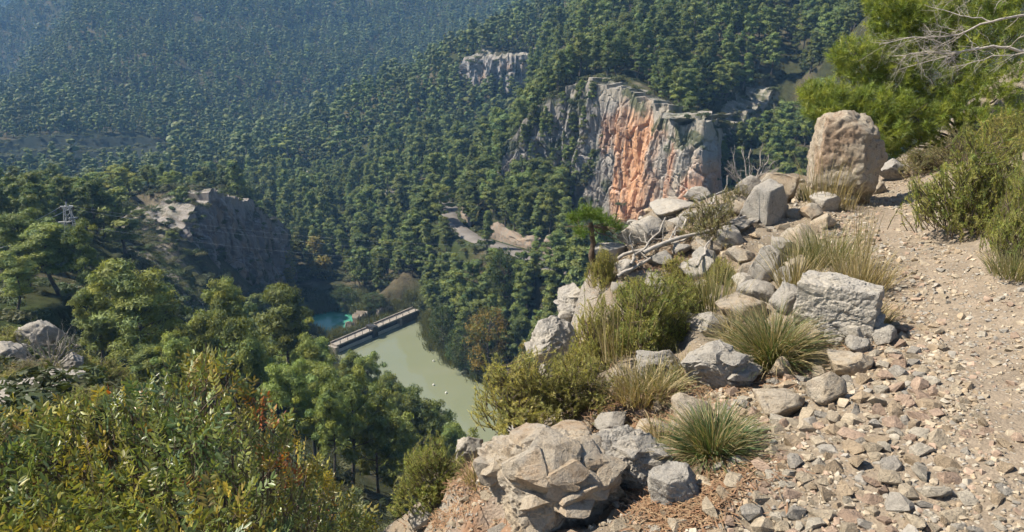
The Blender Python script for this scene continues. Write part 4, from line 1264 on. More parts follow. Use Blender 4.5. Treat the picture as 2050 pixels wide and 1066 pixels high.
instancer('shore_reeds', [REED] + BUSH[:1], np.column_stack([RP, rz_]), rg.uniform(0, 6.28, len(RP)), rg.uniform(0.6, 1.1, (len(RP), 1)) * np.ones((1, 3)), (rg.uniform(size=len(RP)) < 0.3).astype(int), 'reeds and bushes fringing the pool and the reservoir shore', 'reeds')

# ------------------------------------------------------------------ dam with its walkway
M_CONC = plain('old_concrete', (0.28, 0.25, 0.215), 0.9, 0.1, 1.2, 0.25, 0.03)
M_CONCW = plain('pale_concrete', (0.5, 0.485, 0.445), 0.9, 0.1, 1.0, 0.12)
M_DARKM = plain('dark_gate_metal', (0.035, 0.035, 0.035), 0.6, 0.3)
M_MASON = rock_mat('ruin_masonry', (0.32, 0.25, 0.19), (0.30, 0.28, 0.24), (0.12, 0.095, 0.08), scale=1.5, bumpd=0.06, top_grey=False)
def box_arr(x0, x1, y0, y1, z0, z1):
    V = np.array([(x, y, z) for z in (z0, z1) for y in (y0, y1) for x in (x0, x1)], float)
    Q = [(0, 2, 3, 1), (4, 5, 7, 6), (0, 1, 5, 4), (2, 6, 7, 3), (0, 4, 6, 2), (1, 3, 7, 5)]
    return V, Q
def boxes(name, L, mat, parent=None, bev=0.0):
    ac = Acc()
    for b in L:
        V, Q = box_arr(*b); ac.add(V, Q)
    me = ac.mesh(name, False)
    o = link(name, me, parent, [mat])
    if bev:
        m = o.modifiers.new('bevel', 'BEVEL'); m.width = bev; m.segments = 2
    return o
dam = bpy.data.objects.new('dam', None); COL.objects.link(dam)
dv = _dam_b - _dam_a; DL = float(np.hypot(dv[0], dv[1]))
dam.location = (_dam_a[0], _dam_a[1], LAKE_Z)
dam.rotation_euler = (0, 0, math.atan2(dv[1], dv[0]))
tag(dam, 'low concrete dam with walkway between the teal pool and the green reservoir', 'dam')
# local x runs along the dam from its left end, local -y faces the reservoir
boxes('walkway_deck', [(0, DL * 0.46, -0.9, 0.9, 1.35, 1.65)], M_CONC, dam, 0.03)
boxes('walkway_deck', [(DL * 0.46, DL, -0.9, 0.9, 1.55, 1.85)], M_CONC, dam, 0.03)
boxes('parapet', [(0, DL * 0.46, 0.7, 0.9, 1.652, 1.95)], M_CONC, dam)
boxes('parapet', [(DL * 0.5, DL, 0.7, 0.9, 1.852, 2.15)], M_CONC, dam)
boxes('core_wall', [(0, DL, -0.3, 0.6, -2.0, 1.3)], M_DARKM, dam)
boxes('gate_beam', [(0.5, DL * 0.40, -0.85, -0.55, 0.05, 0.6)], M_CONCW, dam)
boxes('gate_beam', [(DL * 0.47, DL * 0.74, -0.85, -0.55, 0.05, 0.6)], M_CONCW, dam)
boxes('pier', [(DL * 0.405, DL * 0.462, -1.2, 1.0, -2, 2.3)], M_DARKM, dam, 0.04)
boxes('pier', [(DL * 0.74, DL * 0.77, -1.1, 1.0, -2, 1.5)], M_CONC, dam, 0.04)
boxes('pier', [(-0.6, 0.3, -1.1, 1.0, -2, 1.34)], M_CONC, dam, 0.04)
boxes('abutment_wall', [(DL * 0.775, DL + 0.6, -0.8, -0.32, -2, 1.5)], plain('wet_stone', (0.10, 0.085, 0.07), 0.8, 0.2, 2, 0.4, 0.05), dam, 0.05)
for k in range(12):
    boxes('rail_post', [(DL * (k + 0.5) / 12 - 0.04, DL * (k + 0.5) / 12 + 0.04, -0.86, -0.78, 1.6, 2.45)], M_DARKM, dam)
boxes('handrail', [(0, DL, -0.85, -0.79, 2.452, 2.5)], M_DARKM, dam)
def ruin(u, v, z0, w, h, d, rot, label, seed):
    rng = np.random.default_rng(seed)
    q = at_z(u, v, z0)
    n = 14
    xs = np.linspace(-w / 2, w / 2, n)
    top = h * (0.55 + 0.45 * rng.uniform(size=n)) * (1 - 0.4 * np.abs(xs / w))
    V = []
    for y in (-d / 2, d / 2):
        for zr in range(7):
            for i in range(n):
                V.append((xs[i] + rng.normal() * 0.05, y + rng.normal() * 0.07, -1.5 + (top[i] + 1.5) * zr / 6))
    V = np.array(V)
    Q1 = grid_quads(7, n); Q2 = grid_quads(7, n)[:, ::-1] + 7 * n
    cap = [(6 * n + i, 6 * n + i + 1, 13 * n + i + 1, 13 * n + i) for i in range(n - 1)]
    e1 = [(j * n, (j + 1) * n, (j + 1 + 7) * n, (j + 7) * n) for j in range(6)]
    e2 = [(j * n + n - 1, (j + 7) * n + n - 1, (j + 8) * n + n - 1, (j + 1) * n + n - 1) for j in range(6)]
    me = mesh_arrays('ruined_wall', V, quads=np.concatenate([Q1, Q2, cap, e1, e2]), smooth=False)
    tag(link('ruined_wall', me, mats=[M_MASON], loc=q, rot=(0, 0, rot)), label, 'ruined wall', 'broken masonry behind the dam')
dr = math.atan2(dv[1], dv[0])
ruin(722, 652, LAKE_Z, 3.4, 3.6, 1.4, dr + 0.2, 'broken tan masonry stump behind the left half of the dam', 1)
ruin(702, 660, LAKE_Z, 2.4, 2.0, 0.8, dr + 1.4, 'low masonry fragment left of the tan stump behind the dam', 2)
ruin(762, 638, LAKE_Z, 2.6, 3.0, 0.7, dr + 0.3, 'pale upright masonry slab behind the middle of the dam', 3)
ruin(778, 632, LAKE_Z, 2.0, 2.4, 0.8, dr - 0.2, 'pale masonry slab further right behind the dam', 4)
ruin(812, 612, LAKE_Z + 0.8, 6.5, 1.2, 0.9, dr + 2.3, 'long low masonry wall joining the right end of the dam', 5)
# little weir foam at the right end: boulders
M_FLOAT = plain('white_float', (0.75, 0.74, 0.7), 0.5, 0.3)
for u, v, lab in ((868, 724, 'white float nearest the right shore, farthest up the reservoir'), (893, 788, 'white float in the middle of the reservoir'), (868, 772, 'white float left of the middle of the reservoir'), (835, 790, 'white float nearest the left shore')):
    q = at_z(u, v, LAKE_Z)
    t_ = np.linspace(0, math.pi, 9)
    V, Q = tube(np.stack([0 * t_, 0 * t_, -0.22 * np.cos(t_)], 1), 0.15 * np.sin(t_) ** 0.8 + 0.02, 12)
    tag(link('mooring_float', mesh_arrays('mooring_float', V, quads=Q), mats=[M_FLOAT], loc=(q[0], q[1], LAKE_Z + 0.08)), lab, 'float', 'floats on the reservoir')
# ------------------------------------------------------------------ hut
hq = at_z(818, 541, -53.6)
hz = float(terrain_z(np.array([hq[0]]), np.array([hq[1]]))[0])
hut = link('hut', None, loc=(hq[0], hq[1], hz - 0.2), rot=(0, 0, 0.5)); tag(hut, 'tiny white hut with orange roof among the pines behind the dam', 'hut')
M_WHITE = plain('whitewash', (0.55, 0.52, 0.46), 0.9, 0.1, 2, 0.15)
M_ROOF = plain('clay_roof', (0.48, 0.24, 0.13), 0.9, 0.1, 3, 0.25)
boxes('wall', [(-1.6, 1.6, -1.3, 1.3, 0, 2.3)], M_WHITE, hut)
V = np.array([(-1.9, -1.6, 2.3), (1.9, -1.6, 2.3), (1.9, 1.6, 2.3), (-1.9, 1.6, 2.3), (-1.9, 0, 3.3), (1.9, 0, 3.3)])
link('roof', mesh_arrays('roof', V, [(0, 4, 3), (1, 2, 5)], [(0, 1, 5, 4), (2, 3, 4, 5), (3, 2, 1, 0)], False), hut, [M_ROOF])
boxes('door', [(-0.4, 0.4, -1.34, -1.28, 0.2, 2.0)], M_DARKM, hut)
# ------------------------------------------------------------------ retaining walls along the road
M_RET = rock_mat('road_wall_stone', (0.30, 0.225, 0.165), (0.24, 0.215, 0.18), (0.11, 0.085, 0.065), scale=0.8, bumpd=0.12, top_grey=False)
def roadside(i0, i1, off, h, label, seed):
    P = np.asarray(ROAD, float)[i0:i1 + 1]
    L = np.concatenate([[0], np.cumsum(np.linalg.norm(np.diff(P[:, :2], axis=0), axis=1))])
    s = np.arange(0, L[-1], 0.6)
    Q = np.stack([np.interp(s, L, P[:, i]) for i in range(3)], 1)
    t = np.gradient(Q[:, :2], axis=0); t /= np.linalg.norm(t, axis=1, keepdims=True)
    nrm = np.stack([t[:, 1], -t[:, 0]], 1)
    if (nrm * Q[:, :2]).sum(1).mean() < 0: nrm = -nrm       # pointing away from the camera: the uphill side
    rows = []
    for j, (o, z) in enumerate(((0, -0.6), (0.1, 0.25), (0.25, 0.5), (0.4, 0.75), (0.7, 1.0), (1.6, 0.95))):
        n1 = fbm(xyz(s / 1.6, s * 0 + j * 1.3, seed), 4, seed); n2 = fbm(xyz(s / 4, s * 0, seed), 3, seed + 5)
        rows.append(np.column_stack([Q[:, :2] + nrm * (off + o + 0.5 * n1)[:, None], Q[:, 2] + h * z * (0.75 + 0.5 * n2) + 0.3 * n1]))
    me = mesh_arrays('road_cutting', np.concatenate(rows), quads=grid_quads(6, len(s)), smooth=False)
    tag(link('road_cutting', me, mats=[M_RET]), label, kind='structure')
roadside(3, 5, 2.9, 3.2, 'orange rock cutting along the road', 3)
roadside(1, 3, 2.9, 4.2, 'grey rock cutting at the near bend of the road', 4)
roadside(6, 8, 2.9, 2.4, 'pale orange cutting at the upper bend', 6)
# ------------------------------------------------------------------ pylon and wires
M_STEEL = plain('galvanised_steel', (0.42, 0.43, 0.43), 0.5, 0.4)
pq = at_r(133, 412, 112)
pz = float(terrain_z(np.array([pq[0]]), np.array([pq[1]]))[0])
PH = pq[2] - pz
py_ = link('power_pylon', None, loc=(pq[0], pq[1], pz), rot=(0, 0, 0.25)); tag(py_, 'small lattice power pylon among the pines at left', 'pylon')
ac = Acc()
def strut(a, b, r=0.05):
    V, Q = tube([a, b], [r, r], 4); ac.add(V, Q)
W0, W1 = 0.75, 0.28
for sx in (-1, 1):
    for sy in (-1, 1):
        strut((sx * W0, sy * W0, 0), (sx * W1, sy * W1, PH), 0.06)
link('mast_leg', ac.mesh('mast_leg'), py_, [M_STEEL]); ac = Acc()
nb = max(6, int(PH / 0.9))
for i in range(nb):
    f0, f1 = i / nb, (i + 1) / nb
    w0, w1 = W0 + (W1 - W0) * f0, W0 + (W1 - W0) * f1
    for k, (ax_, s) in enumerate((('x', -1), ('x', 1), ('y', -1), ('y', 1))):
        a0, b0 = (-w0, w1) if (i + k) % 2 else (w0, -w1)
        if ax_ == 'x': strut((a0, s * w0, PH * f0), (b0, s * w1, PH * f1), 0.035)
        else: strut((s * w0, a0, PH * f0), (s * w1, b0, PH * f1), 0.035)
link('lattice', ac.mesh('lattice'), py_, [M_STEEL])
M_INSUL = plain('brown_porcelain', (0.12, 0.07, 0.05), 0.3, 0.5)
ARMS = [(-0.75, PH - 0.15), (0.75, PH - 0.15), (-1.35, PH - 2.2), (1.1, PH - 1.7)]
for xa, za in ARMS:
    ac = Acc(); strut((0, 0, za), (xa, 0, za + 0.05), 0.09); strut((0, 0, za - 0.5), (xa, 0, za), 0.05)
    arm_ = link('cross_arm', ac.mesh('cross_arm'), py_, [M_STEEL])
    ac = Acc(); strut((xa, 0, za), (xa, 0, za - 0.45), 0.07); strut((xa, 0, za - 0.1), (xa, 0, za - 0.16), 0.13); strut((xa, 0, za - 0.28), (xa, 0, za - 0.34), 0.13)
    link('insulator', ac.mesh('insulator'), arm_, [M_INSUL])
ac = Acc(); strut((0, 0, PH - 0.1), (0, 0, PH + 0.5), 0.10)
link('mast_cap', ac.mesh('mast_cap'), py_, [M_STEEL])
M_WIRE = plain('aluminium_wire', (0.5, 0.5, 0.5), 0.5, 0.4)
def wire(a, b, sag, label, r=0.028):
    t = np.linspace(0, 1, 24)[:, None]
    P = np.asarray(a) * (1 - t) + np.asarray(b) * t; P[:, 2] -= sag * 4 * (t * (1 - t))[:, 0]
    V, Q = tube(P, np.full(24, r), 4)
    me = mesh_arrays('power_wire', V, quads=Q); tag(link('power_wire', me, mats=[M_WIRE]), label, 'wire', 'wires of the pylon')
_M = Matrix.Translation(Vector((float(pq[0]), float(pq[1]), float(pz)))) @ Matrix.Rotation(0.25, 4, 'Z')
for i, (xa, za) in enumerate(ARMS[:4]):
    w = np.array(_M @ Vector((xa, 0, za)))
    e = at_r((-200, -200, -150, -150)[i], (500, 505, 512, 500)[i], 88)
    if i != 3: wire(w, e, 1.2, ('upper power wire running left from the pylon top', 'second power wire running left from the pylon top', 'lowest power wire running left from the pylon')[i])
    e = at_r(1250, (500, 478, 512, 490)[i], 150)
    if i != 3: wire(w, e, 3.0, ('thin power wire crossing in front of the outcrop, middle', 'thin power wire crossing in front of the outcrop, highest', 'thin power wire crossing in front of the outcrop, lowest')[i], 0.009)
# ------------------------------------------------------------------ foreground rocks
_ICO = {}
def cells3(X, seed=0):
    I = np.floor(X).astype(np.int64)
    d1 = np.full(len(X), 9.0); d2 = np.full(len(X), 9.0); val = np.zeros(len(X))
    for dx in (-1, 0, 1):
        for dy in (-1, 0, 1):
            for dz in (-1, 0, 1):
                c = I + np.array([dx, dy, dz])
                p = np.stack([c[:, k] + _h(c[:, 0], c[:, 1], c[:, 2], seed + 1 + k) for k in range(3)], 1)
                d = np.linalg.norm(X - p, axis=1); m = d < d1
                d2 = np.where(m, d1, np.minimum(d2, d)); val = np.where(m, _h(c[:, 0], c[:, 1], c[:, 2], seed + 9), val); d1 = np.where(m, d, d1)
    return val * 2 - 1, d2 - d1
def rock_mesh(name, seed, dims, cuts=26, cut=(0.5, 0.74), rough=0.10, pits=0.0, sub=5, box=0.0, strata=0.0, frac=0.025, chunks=0):
    """angular limestone: a ball cut by random planes, then weathered"""
    rng = np.random.default_rng(seed)
    if sub not in _ICO: _ICO[sub] = ico(sub)
    V, T = _ICO[sub]; V = V.copy()
    V = V * (1 + 0.22 * fbm(V * 1.3 + seed * 3.1, 3, seed)[:, None])
    if box > 0:
        b = V / np.max(np.abs(V), axis=1, keepdims=True)
        V = V * (1 - box) + b * box * 0.86
    for k in range(cuts):
        n = unit(rng.normal(size=3)); d = rng.uniform(*cut)
        e = V @ n - d
        V = V - np.where(e > 0, e, 0)[:, None] * n[None, :] * 0.985
    m = np.abs(V).max(0)
    V = V / m
    r = unit(V)
    dims = np.asarray(dims, float) / 2
    S = V * dims
    s = dims.mean()
    Pn = S / s
    d = rough * (0.7 * fbm(Pn * 2.2 + seed, 4, seed + 1) - 1.1 * (1 - np.abs(fbm(Pn * 2.6 + seed, 3, seed + 2))) ** 6 * 0.5 + 0.35 * fbm(Pn * 5 + seed, 4, seed + 4, ridged=True) + 0.4 * fbm(Pn * 15 + seed, 3, seed + 3))
    if pits > 0:
        p = fbm(Pn * 4.2 + seed * 2, 3, seed + 9)
        d = d - pits * sstep(0.12, 0.4, p) - pits * 0.6 * sstep(0.15, 0.35, fbm(Pn * 9 + seed, 2, seed + 11))
    if strata > 0:
        d = d + strata * np.sign(np.sin(Pn[:, 2] * 9 + 2 * fbm(Pn * 1.5, 2, seed))) * 0.5
    if frac > 0:
        W_ = Pn + 0.18 * np.stack([fbm(Pn * 2 + 7 * k, 2, seed + 30 + k) for k in range(3)], 1)
        c1, b1 = cells3(W_ * np.array([1.5, 1.5, 2.4]) + seed, seed + 40); c2, b2 = cells3(W_ * np.array([4.0, 4.0, 6.0]) + seed, seed + 50)
        d = d + frac * (c1 + 0.45 * c2) - frac * 1.1 * sstep(0.10, 0.0, b1) - frac * 0.45 * sstep(0.10, 0.0, b2)
    S = S + r * (d * s)[:, None]
    if chunks:                                  # broken blocks standing proud of the mass
        if 3 not in _ICO: _ICO[3] = ico(3)
        VS = [S]; TS = [T]; n0 = len(S)
        up = np.nonzero(S[:, 2] > -0.2 * dims[2])[0]
        for k in range(chunks):
            c = S[up[rng.integers(len(up))]]
            W, T3 = _ICO[3]; W = W.copy()
            for j in range(16):
                n = unit(rng.normal(size=3)); e = W @ n - rng.uniform(0.4, 0.75)
                W = W - np.where(e > 0, e, 0)[:, None] * n[None, :] * 0.985
            sz_ = s * rng.uniform(0.28, 0.62) * np.array([1.25, 1.0, rng.uniform(0.45, 0.75)])
            W = W * (1 + 0.05 * fbm(W * 4 + k, 3, seed + k)[:, None]) * sz_
            a_ = rng.normal() * 0.7; b_ = rng.normal() * 0.25
            Rz = np.array([[math.cos(a_), -math.sin(a_), 0], [math.sin(a_), math.cos(a_), 0], [0, 0, 1]]); Rx = np.array([[1, 0, 0], [0, math.cos(b_), -math.sin(b_)], [0, math.sin(b_), math.cos(b_)]])
            VS.append(W @ (Rz @ Rx).T + c * 0.82); TS.append(T3 + n0); n0 += len(W)
        S = np.concatenate(VS); T = np.concatenate(TS)
    return mesh_arrays(name, S, tris=T, smooth=not chunks)
M_ROCK_TAN = rock_mat('tan_limestone', (0.34, 0.275, 0.195), (0.29, 0.26, 0.215), (0.08, 0.066, 0.052), scale=3.0, bumpd=0.012, orange=(0.29, 0.195, 0.115))
M_ROCK_GREY = rock_mat('grey_limestone', (0.315, 0.285, 0.24), (0.26, 0.245, 0.22), (0.07, 0.066, 0.06), scale=3.0, bumpd=0.014)
M_ROCK_PALE = rock_mat('pale_limestone', (0.36, 0.325, 0.27), (0.30, 0.28, 0.25), (0.12, 0.105, 0.09), scale=3.0, bumpd=0.01)
M_ROCK_BOULDER = rock_mat('weathered_boulder', (0.30, 0.245, 0.18), (0.33, 0.29, 0.23), (0.08, 0.062, 0.05), scale=3.2, bumpd=0.016, orange=(0.26, 0.175, 0.115))
ROCKS = []
def rock(u, v, wpx, hpx, seed, mat, label, group=None, depth=0.8, sink=0.22, rot=None, name='rock', q=None, cat='rock', **kw):
    q = ground_hit(u, v) if q is None else np.asarray(q, float)
    w = px_size(q, wpx); h = px_size(q, hpx)
    hh = h / (1 - sink) * 1.03
    me = rock_mesh(name, seed, (w, w * depth, hh), **kw)
    back = unit(np.array([q[0], q[1], 0.0])) * w * depth * 0.38
    o = link(name, me, mats=[mat], loc=(q[0] + back[0], q[1] + back[1], q[2] + hh * (0.5 - sink)), rot=(0, 0, rot if rot is not None else math.atan2(-q[0], q[1])))
    tag(o, label, cat, group)
    ROCKS.append((q[0] + back[0], q[1] + back[1], w * 0.5))
    return o
rock(1680, 408, 148, 172, 3, M_ROCK_BOULDER, 'tall rounded boulder standing beside the path', cut=(0.70, 0.95), cuts=22, rough=0.07, pits=0.012, strata=0.015, frac=0.02, depth=0.95, sink=0.08, name='boulder', cat='boulder', box=0.55, sub=6)
rock(1738, 300, 34, 60, 31, M_ROCK_GREY, 'small grey block perched on the right shoulder of the tall boulder', q=ground_hit(1740, 408) + np.array([0.02, 0.16, 0.42]), sink=0.1, sub=4, cuts=10)
rock(1668, 682, 158, 122, 8, M_ROCK_PALE, 'squared pale block with flat top beside the dry grass', box=0.9, cuts=9, cut=(0.75, 1.05), rough=0.05, pits=0.01, depth=0.7, sub=6, frac=0.03, chunks=4, rot=-0.55)
rock(1622, 700, 70, 50, 9, M_ROCK_TAN, 'small stone wedged under the squared pale block', sub=4)
rock(1320, 782, 104, 92, 12, M_ROCK_GREY, 'grey angular rock left of the upper green grass tuft', cuts=24, rough=0.05, cut=(0.45, 0.72), depth=0.9, strata=0.015, chunks=5)
rock(1440, 792, 170, 84, 13, M_ROCK_GREY, 'long grey ledge rock below the upper grass tuft', cuts=24, rough=0.07, depth=0.7, pits=0.02, strata=0.02, chunks=9)
rock(1100, 1110, 350, 160, 15, M_ROCK_TAN, 'largest weathered rock at the bottom edge of the picture', cuts=26, rough=0.11, pits=0.02, strata=0.03, depth=0.9, sub=6, cut=(0.45, 0.75), frac=0.02, chunks=26)
rock(1258, 985, 160, 118, 16, M_ROCK_GREY, 'dark grey pitted rock behind the largest foreground rock', cuts=22, rough=0.13, pits=0.03, frac=0.02, chunks=14, depth=0.9, sub=6)
rock(1345, 1030, 110, 70, 17, M_ROCK_GREY, 'grey pitted rock right of the largest foreground rock', rough=0.14, pits=0.03)
rock(1010, 985, 80, 34, 18, M_ROCK_TAN, 'low tan rock left behind the largest foreground rock', rough=0.1)
rock(880, 1010, 90, 40, 19, M_ROCK_TAN, 'reddish tan rock at the soil edge beside the left rosemary', rough=0.1)
rock(845, 1062, 70, 40, 20, M_ROCK_PALE, 'pink white stone in the red soil at bottom', rough=0.06, sub=4)
rock(1100, 775, 120, 95, 21, M_ROCK_PALE, 'white limestone knob on the cliff edge above the water', rough=0.07, depth=1.0, pits=0.02, chunks=8)
rock(1142, 660, 74, 70, 22, M_ROCK_PALE, 'white limestone on the edge left of the slender dead trunk', rough=0.07, chunks=6)
rock(1160, 610, 60, 46, 23, M_ROCK_GREY, 'pale fractured rock left of the upright rosemary', rough=0.1, sub=4)
rock(940, 960, 60, 70, 24, M_ROCK_PALE, 'pale rock face below the left rosemary', rough=0.1, depth=0.7)
for i, (u, v, w, h, m) in enumerate([(1290, 505, 120, 66, 2), (1225, 540, 74, 40, 2), (1345, 450, 110, 34, 2), (1262, 478, 66, 30, 2), (1320, 560, 60, 30, 1), (1385, 425, 70, 26, 2), (1410, 560, 60, 34, 1), (1400, 590, 90, 40, 2), (1250, 585, 50, 26, 2)]):
    rock(u, v, w, h, 40 + i, (M_ROCK_TAN, M_ROCK_GREY, M_ROCK_PALE)[m], ('widest white slab under the tangle of dead branches', 'white slab left of the dead branch tangle', 'flat pale slab behind the dead branches', 'pale rock above the dead branch tangle', 'grey stone under the dead branches', 'flat pale rock below the grey broom bush', 'grey stone right of the upright rosemary', 'pale flat stone in front of the upright rosemary', 'pale chip of rock at the foot of the dead branches')[i],
         'slabs around the dead branches', sub=4, rough=0.05, depth=0.9, cuts=22, cut=(0.4, 0.75), strata=0.015)
for i, (u, v, w, h, m, lab) in enumerate([
    (1530, 578, 78, 80, 1, 'upright grey flake of rock left of the dry grass'), (1598, 508, 96, 56, 0, 'rounded tan rock below the dry stalks'),
    (1515, 618, 90, 48, 1, 'grey rock at the foot of the upright flake'), (1480, 660, 110, 50, 0, 'flat tan rock left of the upper grass tuft'),
    (1575, 640, 80, 56, 1, 'grey stone left of the squared pale block'), (1530, 455, 100, 96, 1, 'fractured grey outcrop at the left of the path crest'),
    (1565, 405, 90, 52, 0, 'tan ledge at the crest left of the tall boulder'), (1500, 408, 70, 54, 1, 'grey ledge at the far left of the crest'),
    (1455, 505, 76, 46, 1, 'grey stone below the far grey broom'), (1480, 540, 70, 40, 0, 'tan stone in the middle of the rocky edge'), (1420, 690, 90, 44, 1, 'grey stone above the long ledge rock'),
    (1785, 362, 74, 40, 1, 'grey rock by the path behind the tall boulder'), (1815, 356, 40, 26, 0, 'tan rock by the path furthest behind the boulder'), (1757, 388, 40, 26, 0, 'rounded stone right against the boulder foot'),
    (1650, 428, 64, 34, 2, 'pale stone in front of the tall boulder'), (1620, 450, 50, 30, 0, 'tan stone left in front of the tall boulder'), (1690, 412, 46, 22, 1, 'flat grey stone at the boulder foot'),
    (1560, 520, 60, 40, 2, 'pale stone between the flake and the rounded tan rock'), (1490, 590, 60, 36, 2, 'pale stone left of the upright flake'),
    (1650, 465, 60, 34, 0, 'half buried tan stone at the left path edge'), (1595, 560, 60, 32, 0, 'tan stone behind the squared pale block'),
    (2042, 248, 36, 30, 2, 'white rock at the right edge above the big rosemary'), (1560, 370, 60, 20, 2, 'flat pale slab on the crest left of the boulder'),
    (1380, 860, 100, 46, 0, 'tan rock behind the lower green grass tuft'), (1305, 900, 90, 40, 0, 'flat tan rock above the dark pitted rock'), (1220, 880, 70, 36, 1, 'grey rock under the big rosemary'),
    (1560, 760, 50, 44, 0, 'brown stone at the foot of the upper grass tuft'), (1650, 815, 84, 62, 0, 'pink tan wedge stone in the rubble'), (1560, 830, 120, 54, 0, 'long flat tan stone in the rubble below the ledge'),
    (1700, 745, 96, 40, 0, 'orange tan slab at the top of the rubble'), (1770, 690, 70, 36, 1, 'grey slab at the path side of the squared block'), (1720, 705, 60, 30, 1, 'dark grey slab below the squared block')]):
    rock(u, v, w, h, 60 + i, (M_ROCK_TAN, M_ROCK_GREY, M_ROCK_PALE)[m], lab, 'rocks along the ridge', sub=4, rough=0.05, cuts=24, cut=(0.45, 0.75), depth=0.85, strata=0.015)
# a jumble of broken blocks along the edge
_jr = np.random.default_rng(808); _jit = []
JUM = [(1230, 640), (1200, 560), (1250, 480), (1420, 425), (1540, 365), (1600, 380), (1640, 470), (1600, 560), (1560, 640), (1480, 700), (1300, 690)]
_jp = [tuple(ground_hit(u, v)[:2]) for u, v in JUM]; _lo = np.min(_jp, 0); _hi = np.max(_jp, 0)
JM = [rock_mesh('rock', 900 + k, (1.0, 0.85, 0.6), cuts=22, cut=(0.4, 0.75), rough=0.05, sub=3, strata=0.012) for k in range(10)]
_n = 0
while _n < 64:
    p = _jr.uniform(_lo, _hi)
    s_ = _jr.uniform(0.13, 0.34)
    if poly_dist(p[:1], p[1:], _jp)[0] > 0 or any(math.hypot(p[0] - a, p[1] - b) < 0.55 * (w + s_ * 0.5) for a, b, w in ROCKS): continue
    z_ = float(near_z(p[:1], p[1:])[0])
    o = link('rock', JM[_n % 10], mats=[(M_ROCK_TAN, M_ROCK_GREY, M_ROCK_PALE)[_n % 3]] if _n < 10 else [], loc=(p[0], p[1], z_ + s_ * 0.12), rot=(_jr.normal() * 0.2, _jr.normal() * 0.2, _jr.uniform(0, 6.28)), scale=s_)
    ROCKS.append((p[0], p[1], s_ * 0.45)); _n += 1
    pu, pv, _ = project(np.array([p[0], p[1], z_]))
    row = 'near the crest' if pv < 470 else 'around the dead branches' if pu < 1400 and pv < 600 else 'left of the squared block' if pv > 560 else 'in the middle of the broken edge'
    lab = '%s %s broken rock %s' % ('large' if s_ > 0.24 else 'mid-sized', ('tan', 'grey', 'pale')[(_n - 1) % 10 % 3], row)
    tag(o, lab, 'rock'); _jit.append((o, float(pu), lab))
rank_labels(_jit, 'rocks')
# rocks on the slope below left
def terr_pt(u, v, r):
    a = at_r(u, v, r); a[2] = float(terrain_z(np.array([a[0]]), np.array([a[1]]))[0]); return a
for i, (u, v, r, w, h, m, lab) in enumerate([(85, 815, 16, 190, 34, 1, 'broad pale ledge behind the near shrub at left'), (10, 800, 17, 90, 22, 1, 'grey ledge at the left edge of the picture'), (75, 690, 30, 110, 34, 1, 'blue grey rock hump in shade on the left slope'),
                                            (20, 725, 27, 70, 30, 1, 'grey rock on the left slope at the picture edge'), (140, 745, 26, 60, 28, 1, 'low grey rock under the dark pines at left')]):
    a = at_r(u, v, r)
    rock(u, v, w, h, 120 + i, (M_ROCK_TAN, M_ROCK_GREY, M_ROCK_PALE)[m], lab, q=a, sub=5, rough=0.10, strata=0.03, depth=1.1, sink=0.45)

# ------------------------------------------------------------------ loose stones
def hull_stone(seed):
    rng = np.random.default_rng(seed)
    bm = bmesh.new()
    P = unit(rng.normal(size=(13, 3))) * rng.uniform(0.8, 1.0, (13, 1)) * np.array([1, rng.uniform(0.6, 0.95), rng.uniform(0.4, 0.75)])
    for p in P: bm.verts.new(p)
    r = bmesh.ops.convex_hull(bm, input=bm.verts)
    bmesh.ops.delete(bm, geom=[g for g in r['geom_interior'] if isinstance(g, bmesh.types.BMVert)], context='VERTS')
    bm.verts.ensure_lookup_table(); bm.verts.index_update()
    V = np.array([v.co[:] for v in bm.verts]); T = np.array([[v.index for v in f.verts] for f in bm.faces]); bm.free()
    return V * 0.5, T
STONES = [hull_stone(s) for s in range(200, 216)]
def stone_mat(name, attr):
    m, nt, b = new_mat(name)
    tc = N(nt, 'ShaderNodeTexCoord'); oi = N(nt, 'ShaderNodeObjectInfo')
    P = tc.outputs['Object']
    if attr:
        a = N(nt, 'ShaderNodeAttribute', attribute_name='Col'); c = a.outputs['Color']
    else:
        c = N(nt, 'ShaderNodeAttribute', attribute_name='stone_colour', attribute_type='OBJECT').outputs['Color']
        add = N(nt, 'ShaderNodeVectorMath', operation='ADD'); nt.links.new(P, add.inputs[0]); nt.links.new(oi.outputs['Location'], add.inputs[1]); P = add.outputs[0]
    n1 = noise(nt, P, 14 if attr else 2.5, 6, 0.7); n2 = noise(nt, P, 70 if attr else 14, 5, 0.7)
    c = mixc(nt, 0.75, c, ramp(nt, n1, [(0.3, 0.3), (0.7, 0.7)]), 'OVERLAY')
    c = mixc(nt, 0.5, c, ramp(nt, n2, [(0.3, 0.3), (0.7, 0.72)]), 'OVERLAY')
    nt.links.new(c, b.inputs['Base Color'])
    bump(nt, b, math_n(nt, 'ADD', n1, math_n(nt, 'MULTIPLY', n2, 0.5)), 0.004 if attr else 0.02)
    return m
M_STONE = stone_mat('loose_stone', False); M_GRAVEL = stone_mat('gravel_stone', True)
STONE_ME = [mesh_arrays('stone', V, tris=T, smooth=False) for V, T in STONES]
for m_ in STONE_ME: m_.materials.append(M_STONE)
SCOL = [(n_, tuple(0.82 * q_ for q_ in c_)) for n_, c_ in [('cream', (0.43, 0.36, 0.265)), ('grey', (0.35, 0.32, 0.275)), ('pinkish', (0.40, 0.295, 0.22)), ('tan', (0.39, 0.305, 0.21)), ('pale', (0.46, 0.41, 0.33))]]
def gpoly(L): return [tuple(ground_hit(u, v)[:2]) for u, v in L]
RUB = gpoly([(1345, 1090), (1340, 985), (1480, 880), (1490, 800), (1620, 735), (1700, 700), (1790, 650), (1850, 760), (1880, 900), (1950, 1090)])
